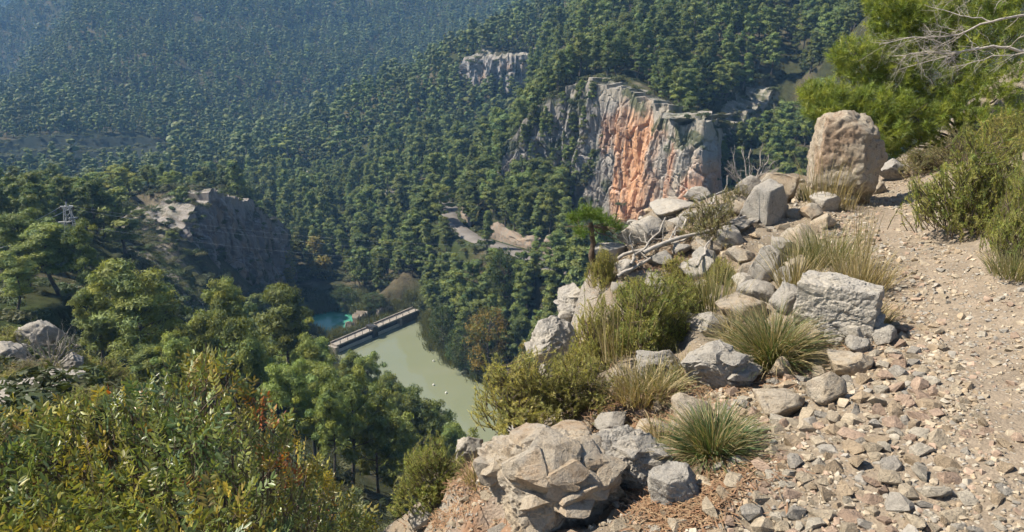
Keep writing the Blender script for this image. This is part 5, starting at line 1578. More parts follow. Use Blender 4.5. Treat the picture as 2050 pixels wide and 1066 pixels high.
EDGE = gpoly([(1790, 650), (1720, 560), (1640, 440), (1740, 430), (1800, 520), (1860, 640), (1990, 900), (2050, 1090), (1950, 1090), (1880, 900)])
UPPER = gpoly([(1240, 600), (1250, 490), (1420, 440), (1600, 380), (1640, 460), (1600, 560), (1500, 640), (1330, 660)])
LOW = gpoly([(1345, 1090), (1340, 985), (1480, 880), (1490, 800), (1300, 800), (1180, 900), (900, 1020), (860, 1090)])
RIGHT = gpoly([(1860, 640), (1800, 420), (1900, 500), (2080, 560), (2100, 1090), (2050, 1090)])
CREST = gpoly([(1590, 400), (1640, 440), (1740, 430), (1800, 420), (1900, 480), (1870, 400), (1860, 352), (1750, 352), (1600, 372)])
_q = np.random.default_rng(303)
cand = []
def fill(poly, n, smin, smax, power):
    p = np.asarray(poly); lo = p.min(0); hi = p.max(0)
    k = 0
    while k < n:
        x = _q.uniform(lo[0], hi[0], 4000); y = _q.uniform(lo[1], hi[1], 4000)
        m = poly_dist(x, y, poly) < 0.03
        for a, b in zip(x[m], y[m]):
            s = smin * (smax / smin) ** (_q.uniform() ** power)
            cand.append((a, b, s)); k += 1
            if k >= n: break
fill(RUB, 2200, 0.022, 0.115, 1.6)
fill(EDGE, 1700, 0.016, 0.07, 1.9)
fill(UPPER, 900, 0.025, 0.16, 1.7)
fill(LOW, 900, 0.016, 0.10, 2.2)
fill(RIGHT, 900, 0.012, 0.07, 2.2)
fill(CREST, 600, 0.014, 0.07, 2.0)
cand = sorted(cand, key=lambda c: -c[2])
grid = {}; placed = []
RK = np.array(ROCKS)
for a, b, s in cand:
    if np.any(np.hypot(RK[:, 0] - a, RK[:, 1] - b) < RK[:, 2] * 0.75 + s * 0.2): continue
    ok = True
    ix, iy = int(a // 0.12), int(b // 0.12)
    for i in (-1, 0, 1):
        for j in (-1, 0, 1):
            for (x2, y2, s2) in grid.get((ix + i, iy + j), ()):
                if math.hypot(a - x2, b - y2) < (s + s2) * 0.31: ok = False
    if ok:
        grid.setdefault((ix, iy), []).append((a, b, s)); placed.append((a, b, s))
PZ = near_z(np.array([p[0] for p in placed]), np.array([p[1] for p in placed]))
print('stones', len(placed))
def eul(rng): return (rng.normal() * 0.28, rng.normal() * 0.28, rng.uniform(0, 6.28))
PP = np.array([(p[0], p[1], z) for p, z in zip(placed, PZ)])
PU, PV, PD = project(PP)
sz = np.array([p[2] for p in placed])
vis_ = (PU > 0) & (PU < 2050) & (PV < 1080)
order = np.argsort(-(sz / PD) * vis_)
BIG = order[:300]; SMALL = order[300:]
def stone_place(u, v):
    if v < 560 and u < 1650: return 'among the slabs on the rocky edge'
    if u < 1350: return 'among the big rocks at bottom left'
    if v < 700: return 'at the upper left edge of the path'
    if v < 800: return 'atop the rubble below the squared block'
    if u < 1560 and v > 930: return 'in the rubble below the lower grass tuft'
    if u < 1600: return 'in the rubble right of the lower grass tuft'
    if v > 930: return 'in the rubble at bottom beside the path'
    if u > 1800: return 'on the worn path'
    return 'in the middle of the rubble bank'
_sitems = []
for i in BIG:
    a, b, s = placed[i]; k = int(_q.integers(len(STONES)))
    nm, c = SCOL[int(_q.choice(5, p=[0.36, 0.14, 0.17, 0.19, 0.14]))]
    c = np.array(c) * _q.uniform(0.85, 1.15)
    flat = _q.uniform(0.7, 1.15)
    o = link('stone', STONE_ME[k], loc=(a, b, PZ[i] + s * _q.uniform(-0.02, 0.14)), rot=eul(_q), scale=(s * 1.15, s * 1.15, s * 1.15 * flat))
    o['stone_colour'] = [float(q) for q in c]
    sw = 'large' if s > 0.10 else 'fist-sized' if s > 0.065 else 'small'
    fw = 'flat' if flat < 0.85 else 'blocky'
    lab = '%s %s %s stone %s' % (sw, fw, nm, stone_place(PU[i], PV[i]))
    tag(o, lab, 'stone'); _sitems.append((o, PU[i], lab))
rank_labels(_sitems, 'stones')
ac = Acc()
def rotm(e):
    from mathutils import Euler
    return np.array(Euler(e).to_matrix())
extra = []
for poly, n in ((RUB, 7000), (EDGE, 9000), (RIGHT, 7000), (LOW, 2600), (UPPER, 2200), (CREST, 4500)):
    p = np.asarray(poly); lo = p.min(0); hi = p.max(0)
    x = _q.uniform(lo[0], hi[0], n); y = _q.uniform(lo[1], hi[1], n)
    cl = fbm(xyz(x / 0.35, y / 0.35), 3, 140)
    m = (poly_dist(x, y, poly) < 0.06) & (cl + _q.uniform(-0.5, 0.5, n) > -0.15)
    extra += [(a, b, s) for a, b, s in zip(x[m], y[m], 0.007 * (5.0 ** (_q.uniform(size=m.sum()) ** 1.6)))]
ex = np.array(extra); exz = near_z(ex[:, 0], ex[:, 1])
GR = [(placed[i][0], placed[i][1], placed[i][2], PZ[i]) for i in SMALL] + [(e[0], e[1], e[2], z) for e, z in zip(ex, exz)]
for a, b, s, z in GR:
    V, T = STONES[int(_q.integers(len(STONES)))]
    M = rotm(eul(_q)) * s * 1.15
    c = np.array(SCOL[int(_q.choice(5, p=[0.36, 0.13, 0.15, 0.2, 0.16]))][1]) * _q.uniform(0.8, 1.15)
    ac.add(V @ M.T + np.array([a, b, z + s * _q.uniform(-0.05, 0.12)]), T=T, C=c)
me = ac.mesh('gravel', False); me.materials.append(M_GRAVEL)
tag(link('gravel', me), 'fine limestone gravel covering the path and filling the rubble', 'gravel', kind='stuff')
print('gravel', len(GR))
# dry needle litter
def litter(name, areas, label, lmin=0.03, lmax=0.08, cols=((0.26, 0.15, 0.085), (0.20, 0.125, 0.075), (0.32, 0.22, 0.13))):
    ac = Acc()
    for (u, v, rad, n) in areas:
        c = ground_hit(u, v); R = px_size(c, rad)
        x = c[0] + _q.normal(size=n) * R; y = c[1] + _q.normal(size=n) * R
        z = near_z(x, y) + _q.uniform(0.003, 0.02, n)
        a = _q.uniform(0, 6.28, n); L = _q.uniform(lmin, lmax, n) / 2; w = 0.0022
        d = np.stack([np.cos(a), np.sin(a), _q.normal(size=n) * 0.2], 1) * L[:, None]; s = np.stack([-np.sin(a), np.cos(a), 0 * a], 1) * w
        P = np.stack([x, y, z], 1)
        V = np.stack([P - d - s, P - d + s, P + d + s, P + d - s], 1).reshape(-1, 3)
        col = np.array(cols)[_q.integers(len(cols), size=n)] * _q.uniform(0.7, 1.2, (n, 1))
        ac.add(V, Q=np.arange(4 * n).reshape(-1, 4), C=np.repeat(col, 4, 0))
    me = ac.mesh(name, False); me.materials.append(M_LITTER)
    tag(link(name, me), label, 'needle litter', kind='stuff')
M_LITTER = leaf_mat('dry_needles', trans=0.0, var=0.0)
litter('needle_litter', [(1390, 960, 60, 2600), (1370, 1020, 50, 1500), (1280, 850, 60, 1500), (1230, 820, 60, 1200), (900, 1030, 60, 700), (1330, 540, 70, 1400), (1000, 960, 60, 800), (1700, 660, 60, 600), (1480, 760, 60, 800)], 'reddish dry needle litter between the rocks')
# ------------------------------------------------------------------ grasses
M_GRASS = leaf_mat('grass_blades', trans=0.3, var=0.0, rough=0.5)
def tuft_mesh(seed, n, L, R, droop, cols, width=0.0028, up=0.6, segs=5):
    rng = np.random.default_rng(seed); ac = Acc()
    a = rng.uniform(0, 6.28, n); q = rng.uniform(0, 1, n) ** 0.6
    base = np.stack([np.cos(a) * R * q, np.sin(a) * R * q, np.zeros(n)], 1)
    a2 = a + rng.normal(size=n) * 0.5
    out = np.stack([np.cos(a2), np.sin(a2), 0 * a2], 1)
    tilt = rng.uniform(0.05, 1.0, n) * (1 - up) * 2.2 * (0.35 + q)
    d = unit(out * tilt[:, None] + np.array([0, 0, 1.0]))
    ln = L * rng.uniform(0.55, 1.1, n)
    side = unit(np.cross(d, np.array([0, 0, 1.0])) + rng.normal(size=(n, 3)) * 0.3)
    col = np.array(cols)[rng.integers(len(cols), size=n)] * rng.uniform(0.75, 1.25, (n, 1))
    rows = []; p = base.copy()
    for s in range(segs + 1):
        w = width * (1 - s / segs) ** 0.7 + 0.0003
        rows.append(np.stack([p - side * w, p + side * w], 1))
        dr = droop * (s / segs) * rng.uniform(0.6, 1.4, n)
        d = unit(d + out * (dr * 0.5)[:, None] - np.array([0, 0, 1.0]) * dr[:, None])
        p = p + d * (ln / segs)[:, None]
    V = np.stack(rows, 1)                      # n, segs+1, 2, 3
    V = V.reshape(n, -1, 3); m = (segs + 1) * 2
    q0 = np.array([[2 * s, 2 * s + 1, 2 * s + 3, 2 * s + 2] for s in range(segs)])
    Q = (np.arange(n)[:, None, None] * m + q0[None]).reshape(-1, 4)
    tipc = np.linspace(0, 1, segs + 1)
    C = col[:, None, None, :] * np.ones((1, segs + 1, 2, 1))
    ac.add(V.reshape(-1, 3), Q, C=C.reshape(-1, 3))
    me = ac.mesh('grass_tuft'); me.materials.append(M_GRASS)
    return me
GREEN = [(0.13, 0.17, 0.06), (0.10, 0.145, 0.055), (0.22, 0.20, 0.09), (0.30, 0.25, 0.13)]
STRAW = [(0.36, 0.29, 0.16), (0.30, 0.24, 0.13), (0.42, 0.34, 0.19), (0.22, 0.20, 0.10)]
OLIVE = [(0.20, 0.20, 0.09), (0.26, 0.235, 0.11), (0.16, 0.175, 0.07), (0.33, 0.28, 0.15)]
def tuft(u, v, seed, n, Lpx, Rpx, droop, cols, label, group=None, up=0.6, width=0.0028, name='grass_tuft'):
    q = ground_hit(u, v)
    me = tuft_mesh(seed, n, px_size(q, Lpx), px_size(q, Rpx), droop, cols, width, up)
    return tag(link(name, me, loc=(q[0], q[1], q[2] - 0.01)), label, 'grass', group)
tuft(1545, 728, 1, 1500, 140, 26, 0.34, GREEN + STRAW[:2], 'big arching green and straw grass tuft below the squared block', up=0.45)
tuft(1425, 922, 2, 1500, 130, 30, 0.34, GREEN + [(0.10, 0.16, 0.07)] + STRAW[:1], 'green grass tuft lower down, beside the rubble', up=0.42)
for i, (u, v, n, L, R, dr, c, up, lab) in enumerate([
    (1660, 535, 420, 95, 55, 0.16, OLIVE, 0.7, 'olive dry grass clump behind the squared block'), (1720, 580, 420, 90, 50, 0.16, STRAW, 0.7, 'straw grass clump at the path edge right of the squared block'),
    (1600, 545, 300, 80, 40, 0.2, OLIVE, 0.65, 'olive grass clump left of the squared block'), (1740, 650, 300, 70, 40, 0.25, STRAW, 0.55, 'dry grass at the right foot of the squared block'),
    (1650, 415, 140, 110, 40, 0.1, STRAW, 0.8, 'dry stalks in front of the tall boulder'), (1625, 395, 220, 45, 28, 0.2, OLIVE, 0.6, 'small olive grass at the left foot of the boulder'),
    (1690, 420, 60, 60, 26, 0.15, STRAW, 0.7, 'few dry stalks at the right foot of the boulder'), (1275, 835, 360, 85, 50, 0.3, STRAW, 0.55, 'dry straw grass right of the big rosemary'),
    (1320, 815, 260, 70, 46, 0.35, OLIVE, 0.5, 'dry grass under the grey angular rock'), (1245, 760, 70, 150, 40, 0.06, STRAW, 0.88, 'tall thin straw stalks above the big rosemary'),
    (1430, 650, 160, 110, 40, 0.1, OLIVE, 0.8, 'thin stalks left of the flat tan rock'), (1590, 600, 200, 110, 30, 0.2, STRAW, 0.65, 'wispy dry grass above the upper green tuft'),
    (2035, 545, 420, 60, 50, 0.2, OLIVE, 0.6, 'dry grass at the right edge below the big rosemary'), (1370, 770, 160, 60, 30, 0.3, STRAW, 0.5, 'dry grass between the two grey rocks'),
    (1200, 730, 90, 110, 40, 0.08, STRAW, 0.85, 'straw stalks beside the slender dead trunk'), (700, 1062, 300, 60, 60, 0.3, [(0.20, 0.22, 0.09), (0.14, 0.17, 0.06)], 0.5, 'green grass at the bottom edge right of the near shrub'),
    (1480, 700, 240, 90, 30, 0.3, STRAW, 0.5, 'dry grass left of the upper green tuft'), (1720, 545, 40, 160, 14, 0.03, STRAW, 0.93, 'tall single stalks beside the path'),
    (1330, 905, 200, 70, 40, 0.35, STRAW, 0.5, 'dry grass left of the lower green tuft'), (960, 1000, 120, 60, 30, 0.3, STRAW, 0.5, 'sparse dry grass on the red soil')]):
    tuft(u, v, 10 + i, n, L, R, dr, c, lab, 'dry grasses of the ridge', up)
# ------------------------------------------------------------------ rosemary and broom
M_ROSEM = leaf_mat('rosemary_leaves', tint=(1.3, 1.26, 1.2), trans=0.42, var=0.08, rough=0.5, spec=0.3)
M_TWIG = plain('shrub_wood', (0.13, 0.10, 0.075), 0.95, 0.1, 20, 0.3)
def sprig_bush(seed, sprigs, leaves, leaf, lw, cols, spread=0.55, erect=0.7, sparse=1.0, ybright=None):
    """1 m wide, 1 m tall bush of leafy upright shoots"""
    rng = np.random.default_rng(seed); st = Acc(); fo = Acc()
    for i in range(14):
        a = rng.uniform(0, 6.28); e = np.array([math.cos(a) * rng.uniform(0.1, 0.4), math.sin(a) * rng.uniform(0.1, 0.4), rng.uniform(0.35, 0.7)])
        m = e * 0.5 + rng.normal(size=3) * 0.05
        V, Q = tube([np.zeros(3) + rng.normal(size=3) * np.array([0.06, 0.06, 0]), m, e], [0.014, 0.010, 0.005], 5); st.add(V, Q)
    allP = []; allD = []; allO = []; C = []
    for i in range(sprigs):
        a = rng.uniform(0, 6.28); q = math.sqrt(rng.uniform())
        lump = 1 + 0.22 * math.sin(a * 3 + seed) + 0.14 * math.sin(a * 7 + seed * 2)
        H = math.sqrt(max(0.08, 1 - (q * 0.95) ** 2)) * (0.25 + 0.75 * rng.uniform() ** 0.45) * (0.82 + 0.2 * math.sin(a * 2 + q * 9 + seed))
        top = np.array([math.cos(a) * q * 0.5 * lump, math.sin(a) * q * 0.5 * lump, max(0.08, H)])
        dr_ = unit(np.array([math.cos(a) * q * 0.75, math.sin(a) * q * 0.75, 0.45 + 0.5 * erect]) + rng.normal(size=3) * 0.33)
        ln_ = rng.uniform(0.16, 0.34)
        root = top - dr_ * ln_; root[2] = max(0.01, root[2])
        bend = (root + top) * 0.5 + rng.normal(size=3) * 0.03
        t = np.linspace(0, 1, 5)[:, None]
        path = (1 - t) ** 2 * root + 2 * t * (1 - t) * bend + t ** 2 * top
        V, Q = tube(path, [0.005, 0.004, 0.003, 0.0025, 0.0015], 3); st.add(V, Q)
        n = int(leaves * sparse * rng.uniform(0.7, 1.2))
        f = rng.uniform(0.12, 1, n)[:, None] ** 0.8
        P = (1 - f) ** 2 * root + 2 * f * (1 - f) * bend + f ** 2 * top
        ax = unit(2 * (1 - f) * (bend - root) + 2 * f * (top - bend))
        o = rng.normal(size=(n, 3)); o = unit(o - (o * ax).sum(1, keepdims=True) * ax)
        allP.append(P); allD.append(unit(o * 0.75 + ax * 0.75)); allO.append(ax)
        c = np.array(cols[rng.integers(len(cols))]) * rng.uniform(0.8, 1.2)
        C.append(c * rng.uniform(0.75, 1.25, (n, 1)))
    P = np.concatenate(allP); D = np.concatenate(allD); A = np.concatenate(allO); C = np.concatenate(C); n = len(P)
    s = unit(np.cross(D, A)); L = leaf * rng.uniform(0.6, 1.2, (n, 1)); w = lw
    V = np.stack([P - s * w * 0.5, P + s * w * 0.5, P + D * L], 1).reshape(-1, 3)
    fo.add(V, T=np.arange(3 * n).reshape(-1, 3), C=np.repeat(C, 3, 0))
    sm = st.mesh('stems'); sm.materials.append(M_TWIG)
    fm = fo.mesh('foliage', False); fm.materials.append(M_ROSEM)
    return sm, fm
RGREEN = [(0.22, 0.255, 0.075), (0.17, 0.22, 0.07), (0.27, 0.285, 0.09), (0.29, 0.29, 0.11)]
ROLIVE = [(0.31, 0.305, 0.105), (0.27, 0.275, 0.095), (0.36, 0.335, 0.13), (0.22, 0.235, 0.085)]
BROOM = [(0.22, 0.205, 0.11), (0.17, 0.17, 0.09), (0.26, 0.23, 0.13), (0.13, 0.14, 0.07)]
BUSHK = {'green': [sprig_bush(301, 900, 52, 0.036, 0.0062, RGREEN), sprig_bush(302, 820, 52, 0.04, 0.0062, RGREEN)],
         'olive': [sprig_bush(303, 680, 46, 0.04, 0.0068, ROLIVE, erect=0.5), sprig_bush(304, 600, 46, 0.042, 0.0068, ROLIVE, erect=0.6)],
         'broom': [sprig_bush(305, 420, 24, 0.05, 0.009, BROOM, erect=0.6), sprig_bush(306, 360, 24, 0.05, 0.009, BROOM)]}
def bush(u, v, wpx, hpx, kind, label, name='rosemary_bush', cat='shrub', q=None, rz=0.0, i=0, dfac=0.9):
    q = ground_hit(u, v) if q is None else q
    w = px_size(q, wpx); h = px_size(q, hpx)
    sm, fm = BUSHK[kind][i % 2]
    b = unit(np.array([q[0], q[1], 0])) * w * 0.3
    o = link(name, None, loc=(q[0] + b[0], q[1] + b[1], q[2] - 0.03), rot=(0, 0, rz), scale=(w, w * dfac, h)); tag(o, label, cat, 'aromatic shrubs along the ridge')
    link('stems', sm, o); link('foliage', fm, o)
    return o
for i, (u, v, w, h, k, lab) in enumerate([
    (1945, 482, 235, 255, 'green', 'big dense rosemary on the right of the path'), (2045, 520, 160, 240, 'green', 'rosemary cut by the right edge of the picture'),
    (1055, 930, 235, 205, 'olive', 'largest rosemary on the cliff edge in front of the water'), (1160, 880, 170, 140, 'olive', 'rosemary joined to the right of the largest one'),
    (868, 1030, 175, 160, 'green', 'rosemary at the bottom left of the ridge edge'), (800, 1040, 110, 120, 'green', 'narrow rosemary furthest left on the ridge edge'),
    (1285, 745, 175, 185, 'green', 'tall rosemary mass above the grey angular rock'), (1200, 760, 120, 190, 'olive', 'upright rosemary beside the slender dead trunk'),
    (1345, 690, 150, 140, 'green', 'rosemary behind the grey angular rock'), (1350, 598, 92, 96, 'olive', 'upright rosemary right of the dead branches'),
    (1205, 615, 66, 100, 'olive', 'narrow rosemary at the edge left of the dead branches'), (1440, 600, 76, 66, 'olive', 'small rosemary left of the upright flake'),
    (1420, 500, 135, 130, 'broom', 'greyish broom bush below the crest'), (1475, 430, 90, 75, 'broom', 'greyish broom at the crest left of the boulder'),
    (1120, 650, 70, 70, 'broom', 'dry broom on the edge left of the white rock'), (1150, 800, 100, 90, 'olive', 'rosemary in front of the white limestone knob'), (1090, 830, 110, 90, 'olive', 'rosemary below the white limestone knob'),
    (1400, 640, 80, 60, 'olive', 'low rosemary in the middle of the ridge'), (1270, 640, 90, 60, 'olive', 'low rosemary under the dead branches')]):
    bush(u, v, w, h, k, lab, 'broom_bush' if k == 'broom' else 'rosemary_bush', rz=i * 1.3, i=i)
for i, (u, v, r, w, h, k, lab) in enumerate([(60, 762, 22, 150, 60, 'broom', 'dry brown shrub on the left ledge'), (190, 800, 18, 120, 50, 'broom', 'low shrub right of the left ledge'), (20, 770, 20, 90, 40, 'olive', 'olive shrub at the left picture edge'), (190, 730, 30, 120, 70, 'green', 'dark juniper under the large rounded pine'), (120, 770, 24, 90, 45, 'broom', 'low shrub behind the left ledge'), (10, 850, 13, 140, 60, 'olive', 'olive shrub behind the near shrub at far left'), (90, 850, 13, 120, 50, 'broom', 'dry shrub between the ledge and the near shrub'), (170, 840, 14, 120, 60, 'green', 'green shrub right below the pale ledge'), (30, 690, 30, 110, 50, 'green', 'dark shrub left of the shaded rock hump'), (130, 700, 30, 110, 60, 'olive', 'shrub right of the shaded rock hump'), (10, 640, 40, 120, 60, 'green', 'dark shrub at the left edge under the pines'), (80, 640, 42, 110, 50, 'broom', 'brown shrub under the left pines'), (250, 800, 20, 130, 70, 'green', 'dark shrub below the large rounded pine'), (330, 790, 24, 130, 70, 'olive', 'shrub behind the top of the near shrub')]):
    a = at_r(u, v, r)
    o = bush(u, v, w, h, k, lab, 'slope_shrub', q=a, i=i)
    bx = float(terrain_z(np.array([o.location[0]]), np.array([o.location[1]]))[0]); o.location[2] = min(o.location[2], bx + 0.3)
# ------------------------------------------------------------------ dead wood
M_DEAD = plain('weathered_wood', (0.34, 0.31, 0.27), 0.95, 0.1, 18, 0.3, 0.01)
M_DEADB = plain('brown_dead_wood', (0.20, 0.14, 0.10), 0.95, 0.1, 18, 0.3, 0.01)
def limb(ac, a, b, r0, r1, rng, wob=0.06, n=10, twigs=0, tl=0.35, depth=2, upb=0.1, side=None):
    a = np.asarray(a, float); b = np.asarray(b, float); L = np.linalg.norm(b - a)
    t = np.linspace(0, 1, n)
    w = np.cumsum(rng.normal(size=(n, 3)), 0); w = w - w[0] - (w[-1] - w[0]) * t[:, None]
    P = a + (b - a) * t[:, None] + w * wob * L / math.sqrt(n)
    V, Q = tube(P, r0 + (r1 - r0) * t, 6 if r0 > 0.006 else 4); ac.add(V, Q)
    if depth > 0:
        for k in range(twigs):
            f = rng.uniform(0.2, 1.0)
            p = np.array([np.interp(f, t, P[:, i]) for i in range(3)])
            d = unit((b - a) / L * rng.uniform(0.2, 1.0) + rng.normal(size=3) * 0.6 + np.array([0, 0, upb]))
            r = (r0 + (r1 - r0) * f) * 0.45
            limb(ac, p, p + d * tl * L * rng.uniform(0.5, 1.2), r, r * 0.35, rng, wob * 1.8, 7, max(2, twigs // 2), tl, depth - 1, upb)
def dead(name, L, seed, label, mat, cat='dead branch', group=None, **kw):
    rng = np.random.default_rng(seed); ac = Acc()
    for a, b, r0, r1, tw in L:
        limb(ac, a, b, r0, r1, rng, twigs=tw, **kw)
    return tag(link(name, ac.mesh(name), mats=[mat]), label, cat, group)
def gp(u, v, lift=0.03):
    q = ground_hit(u, v); q[2] += lift; return q
G_ = 'dead branches lying on the ridge edge'
dead('dead_branch', [(gp(1285, 560, 0.12), gp(1490, 462, 0.10), 0.018, 0.012, 3)], 1, 'long pale dead branch lying across the slabs', M_DEAD, group=G_, depth=1)
dead('dead_branch', [(gp(1235, 555, 0.10), gp(1400, 500, 0.12), 0.016, 0.007, 8)], 2, 'grey dead branch forking left of the long pale one', M_DEAD, group=G_, depth=2, tl=0.4)
dead('dead_branch', [(gp(1260, 585, 0.08), gp(1330, 470, 0.14), 0.014, 0.006, 8)], 3, 'grey forked branch sticking up in the tangle', M_DEAD, group=G_, depth=2, tl=0.4)
dead('dead_branch', [(gp(1330, 520, 0.1), gp(1450, 415, 0.12), 0.014, 0.008, 4)], 4, 'dead branch below the grey broom', M_DEAD, group=G_, depth=1)
dead('dead_branch', [(gp(1390, 600, 0.16), gp(1425, 500, 0.10), 0.013, 0.006, 3)], 5, 'short pale branch right of the upright rosemary', M_DEAD, group=G_, depth=1)
dead('dead_branch', [(gp(1235, 600, 0.05), gp(1300, 560, 0.08), 0.016, 0.01, 4)], 6, 'stub of grey root wood at the foot of the tangle', M_DEAD, group=G_, depth=1)
q = gp(1500, 385, 0.0)
dead('dead_bush', [(q, q + np.array([math.cos(a) * 0.28, 0.1 * math.sin(a), 0.22 + 0.22 * abs(math.sin(a))]), 0.010, 0.004, 5) for a in np.linspace(-0.2, 3.3, 11)], 7, 'grey leafless bush on the crest left of the boulder', M_DEAD, 'dead bush', depth=2, tl=0.35, upb=0.4)
q = gp(1555, 372, 0.04)
dead('dead_branch', [(q + np.array([-0.3, 0, 0.02]), q + np.array([0.3, 0.05, 0.03]), 0.02, 0.012, 2)], 8, 'thick grey branch lying on the crest left of the boulder', M_DEAD, group=G_, depth=1)
a_ = at_r(100, 745, 26)
dead('dead_bush', [(a_, a_ + np.array([math.cos(t) * 0.9, 0.4 * math.sin(t * 2), 0.5 + 0.9 * abs(math.sin(t))]), 0.03, 0.012, 8) for t in np.linspace(0.1, 3.0, 12)], 9, 'grey leafless bush over the shaded rock on the left slope', M_DEAD, 'dead bush', depth=2, tl=0.4, upb=0.3)
# ------------------------------------------------------------------ needle foliage for the near pine
M_NEEDLE = leaf_mat('fresh_pine_needles', trans=0.4, var=0.0, rough=0.45, spec=0.3)
def needle_blobs(blobs, rng, per, ln, w, cols, tuftn=22):
    fo = Acc(); tips = []
    for (c, R, k) in blobs:
        n = int(per * k)
        o = rand_dir(n, rng)
        P = c + o * R * rng.uniform(0.25, 1.0, (n, 1)) ** 0.5 * np.array([1, 1, 0.62])
        ax = unit(o * 0.7 + np.array([0, 0, 0.55]) + rng.normal(size=(n, 3)) * 0.35)
        col = np.array(cols)[rng.integers(len(cols), size=n)] * rng.uniform(0.8, 1.2, (n, 1))
        for j in range(tuftn):
            d = unit(ax * rng.uniform(0.25, 1.0, (n, 1)) + rng.normal(size=(n, 3)) * 0.55)
            s = unit(np.cross(d, rng.normal(size=(n, 3)))) * w * 0.5
            b = P + ax * rng.uniform(-0.06, 0.02, (n, 1))
            V = np.stack([b - s, b + s, b + d * ln * rng.uniform(0.7, 1.2, (n, 1))], 1).reshape(-1, 3)
            fo.add(V, T=np.arange(3 * n).reshape(-1, 3), C=np.repeat(col * rng.uniform(0.85, 1.15, (n, 1)), 3, 0))
        tips.append(P)
    return fo, tips
rngp = np.random.default_rng(401)
PB = [(1650, 190, 46, 10.2, 1.2), (1655, 222, 40, 10.0, 1), (1700, 215, 55, 10.3, 1.3), (1760, 210, 60, 10.4, 1.4), (1690, 262, 50, 10.0, 1.1), (1750, 262, 62, 10.2, 1.3), (1820, 235, 62, 10.6, 1.3), (1830, 290, 60, 10.6, 1),
      (1710, 105, 46, 10.8, 1.1), (1740, 140, 60, 10.9, 1.3), (1790, 110, 60, 11, 1.2), (1790, 160, 60, 11, 1.1), (1790, 50, 50, 11.2, 1.1), (1780, 10, 46, 11.2, 1), (1850, 60, 70, 11.4, 1.2), (1840, 10, 70, 11.4, 1.2), (1900, 20, 80, 11.4, 1.1),
      (1890, 160, 80, 11.2, 1.1), (1950, 120, 80, 11.2, 1), (1960, 210, 80, 11, 1.1), (2030, 160, 80, 11, 1), (2040, 60, 90, 11.4, 1.1), (2020, 260, 70, 10.6, 1), (1890, 220, 66, 11, 1), (2080, 10, 90, 11.5, 1), (1950, -20, 90, 11.5, 1), (1970, 50, 70, 11.5, 1)]
pbase = at_r(1912, 330, 11.4); pbase[2] = float(near_z(pbase[:1], pbase[1:2])[0])
pr_ = math.hypot(pbase[0], pbase[1])
ptop = at_r(1900, -140, pr_ + 0.4)
pine = link('near_pine', None, loc=pbase); tag(pine, 'bright green pine overhanging the path behind the boulder', 'pine tree')
blobs = [(at_r(u, v, r) - pbase, px_size(at_r(u, v, r), R * 1.15), k) for u, v, R, r, k in PB]
NCOL = [(0.25, 0.30, 0.055), (0.20, 0.265, 0.06), (0.31, 0.34, 0.08), (0.16, 0.21, 0.06)]
tk = Acc()
P0 = np.zeros(3) - np.array([0, 0, 0.2]); P1 = ptop - pbase
tt = np.linspace(0, 1, 12)[:, None]
axis = P0 + (P1 - P0) * tt + np.stack([0.12 * np.sin(tt[:, 0] * 5), 0.1 * np.sin(tt[:, 0] * 4), 0 * tt[:, 0]], 1)
V, Q = tube(axis, np.linspace(0.06, 0.035, 12), 9); tk.add(V, Q)
tm = tk.mesh('trunk'); tm.materials.append(M_BARK); link('trunk', tm, pine)
for c, R, k in blobs:
    br = Acc(); rg2 = np.random.default_rng(int(abs(c[0]) * 1000))
    f = np.clip((c[2] - 0.35) / (P1[2] + 0.1), 0.08, 0.95)
    s0 = np.array([np.interp(f * 0.8, tt[:, 0], axis[:, i]) for i in range(3)])
    limb(br, s0, c, 0.016, 0.006, rg2, 0.05, 9, 9, 0.32, 1, 0.15)
    bm_ = br.mesh('branch'); bm_.materials.append(M_BARK); bo = link('branch', bm_, pine)
    fo, tips = needle_blobs([(c, R, k)], rngp, 150, 0.085, 0.007, NCOL, 30)
    fm = fo.mesh('needle_cluster', False); fm.materials.append(M_NEEDLE); link('needle_cluster', fm, bo)
# dead branch hanging in from the right
r_ = 8.2
def DP(u, v, r=8.2): return at_r(u, v, r)
dl = Acc(); rg3 = np.random.default_rng(77)
for (a, b, r0, r1, tw) in [(DP(2250, 100, 8.6), DP(1985, 92), 0.020, 0.012, 4), (DP(1990, 92), DP(1790, 112, 8.1), 0.012, 0.003, 24), (DP(2150, 10, 8.7), DP(2000, 40), 0.014, 0.01, 3), (DP(2005, 38), DP(1760, 90, 8.0), 0.010, 0.003, 24),
                           (DP(2120, 95, 8.4), DP(1900, 135, 8.0), 0.008, 0.002, 18), (DP(1990, 45), DP(1850, 10), 0.007, 0.002, 14), (DP(2060, -20), DP(1880, -5), 0.008, 0.002, 12), (DP(1960, 95), DP(1800, 140), 0.006, 0.002, 16)]:
    limb(dl, a, b, r0, r1, rg3, 0.05, 12, tw, 0.36, 2, -0.1)
tag(link('dead_branch', dl.mesh('dead_branch'), mats=[plain('bleached_wood', (0.40, 0.36, 0.31), 0.95, 0.1, 20, 0.25)]), 'bleached leafless branch with fine twigs hanging in from the upper right', 'dead branch')
# shaded grey green shrubbery under the pine and behind the path
for i, (u, v, w, h, k, lab) in enumerate([(1850, 350, 120, 70, 'broom', 'grey green shrub behind the path under the pine'), (2000, 330, 130, 130, 'olive', 'pale green shrub above the big rosemary'), (1760, 340, 90, 40, 'olive', 'low yellow green shrub behind the boulder'), (1920, 330, 120, 90, 'broom', 'shrub at the foot of the near pine')]):
    bush(u, v, w, h, k, lab, 'path_shrub', i=i)
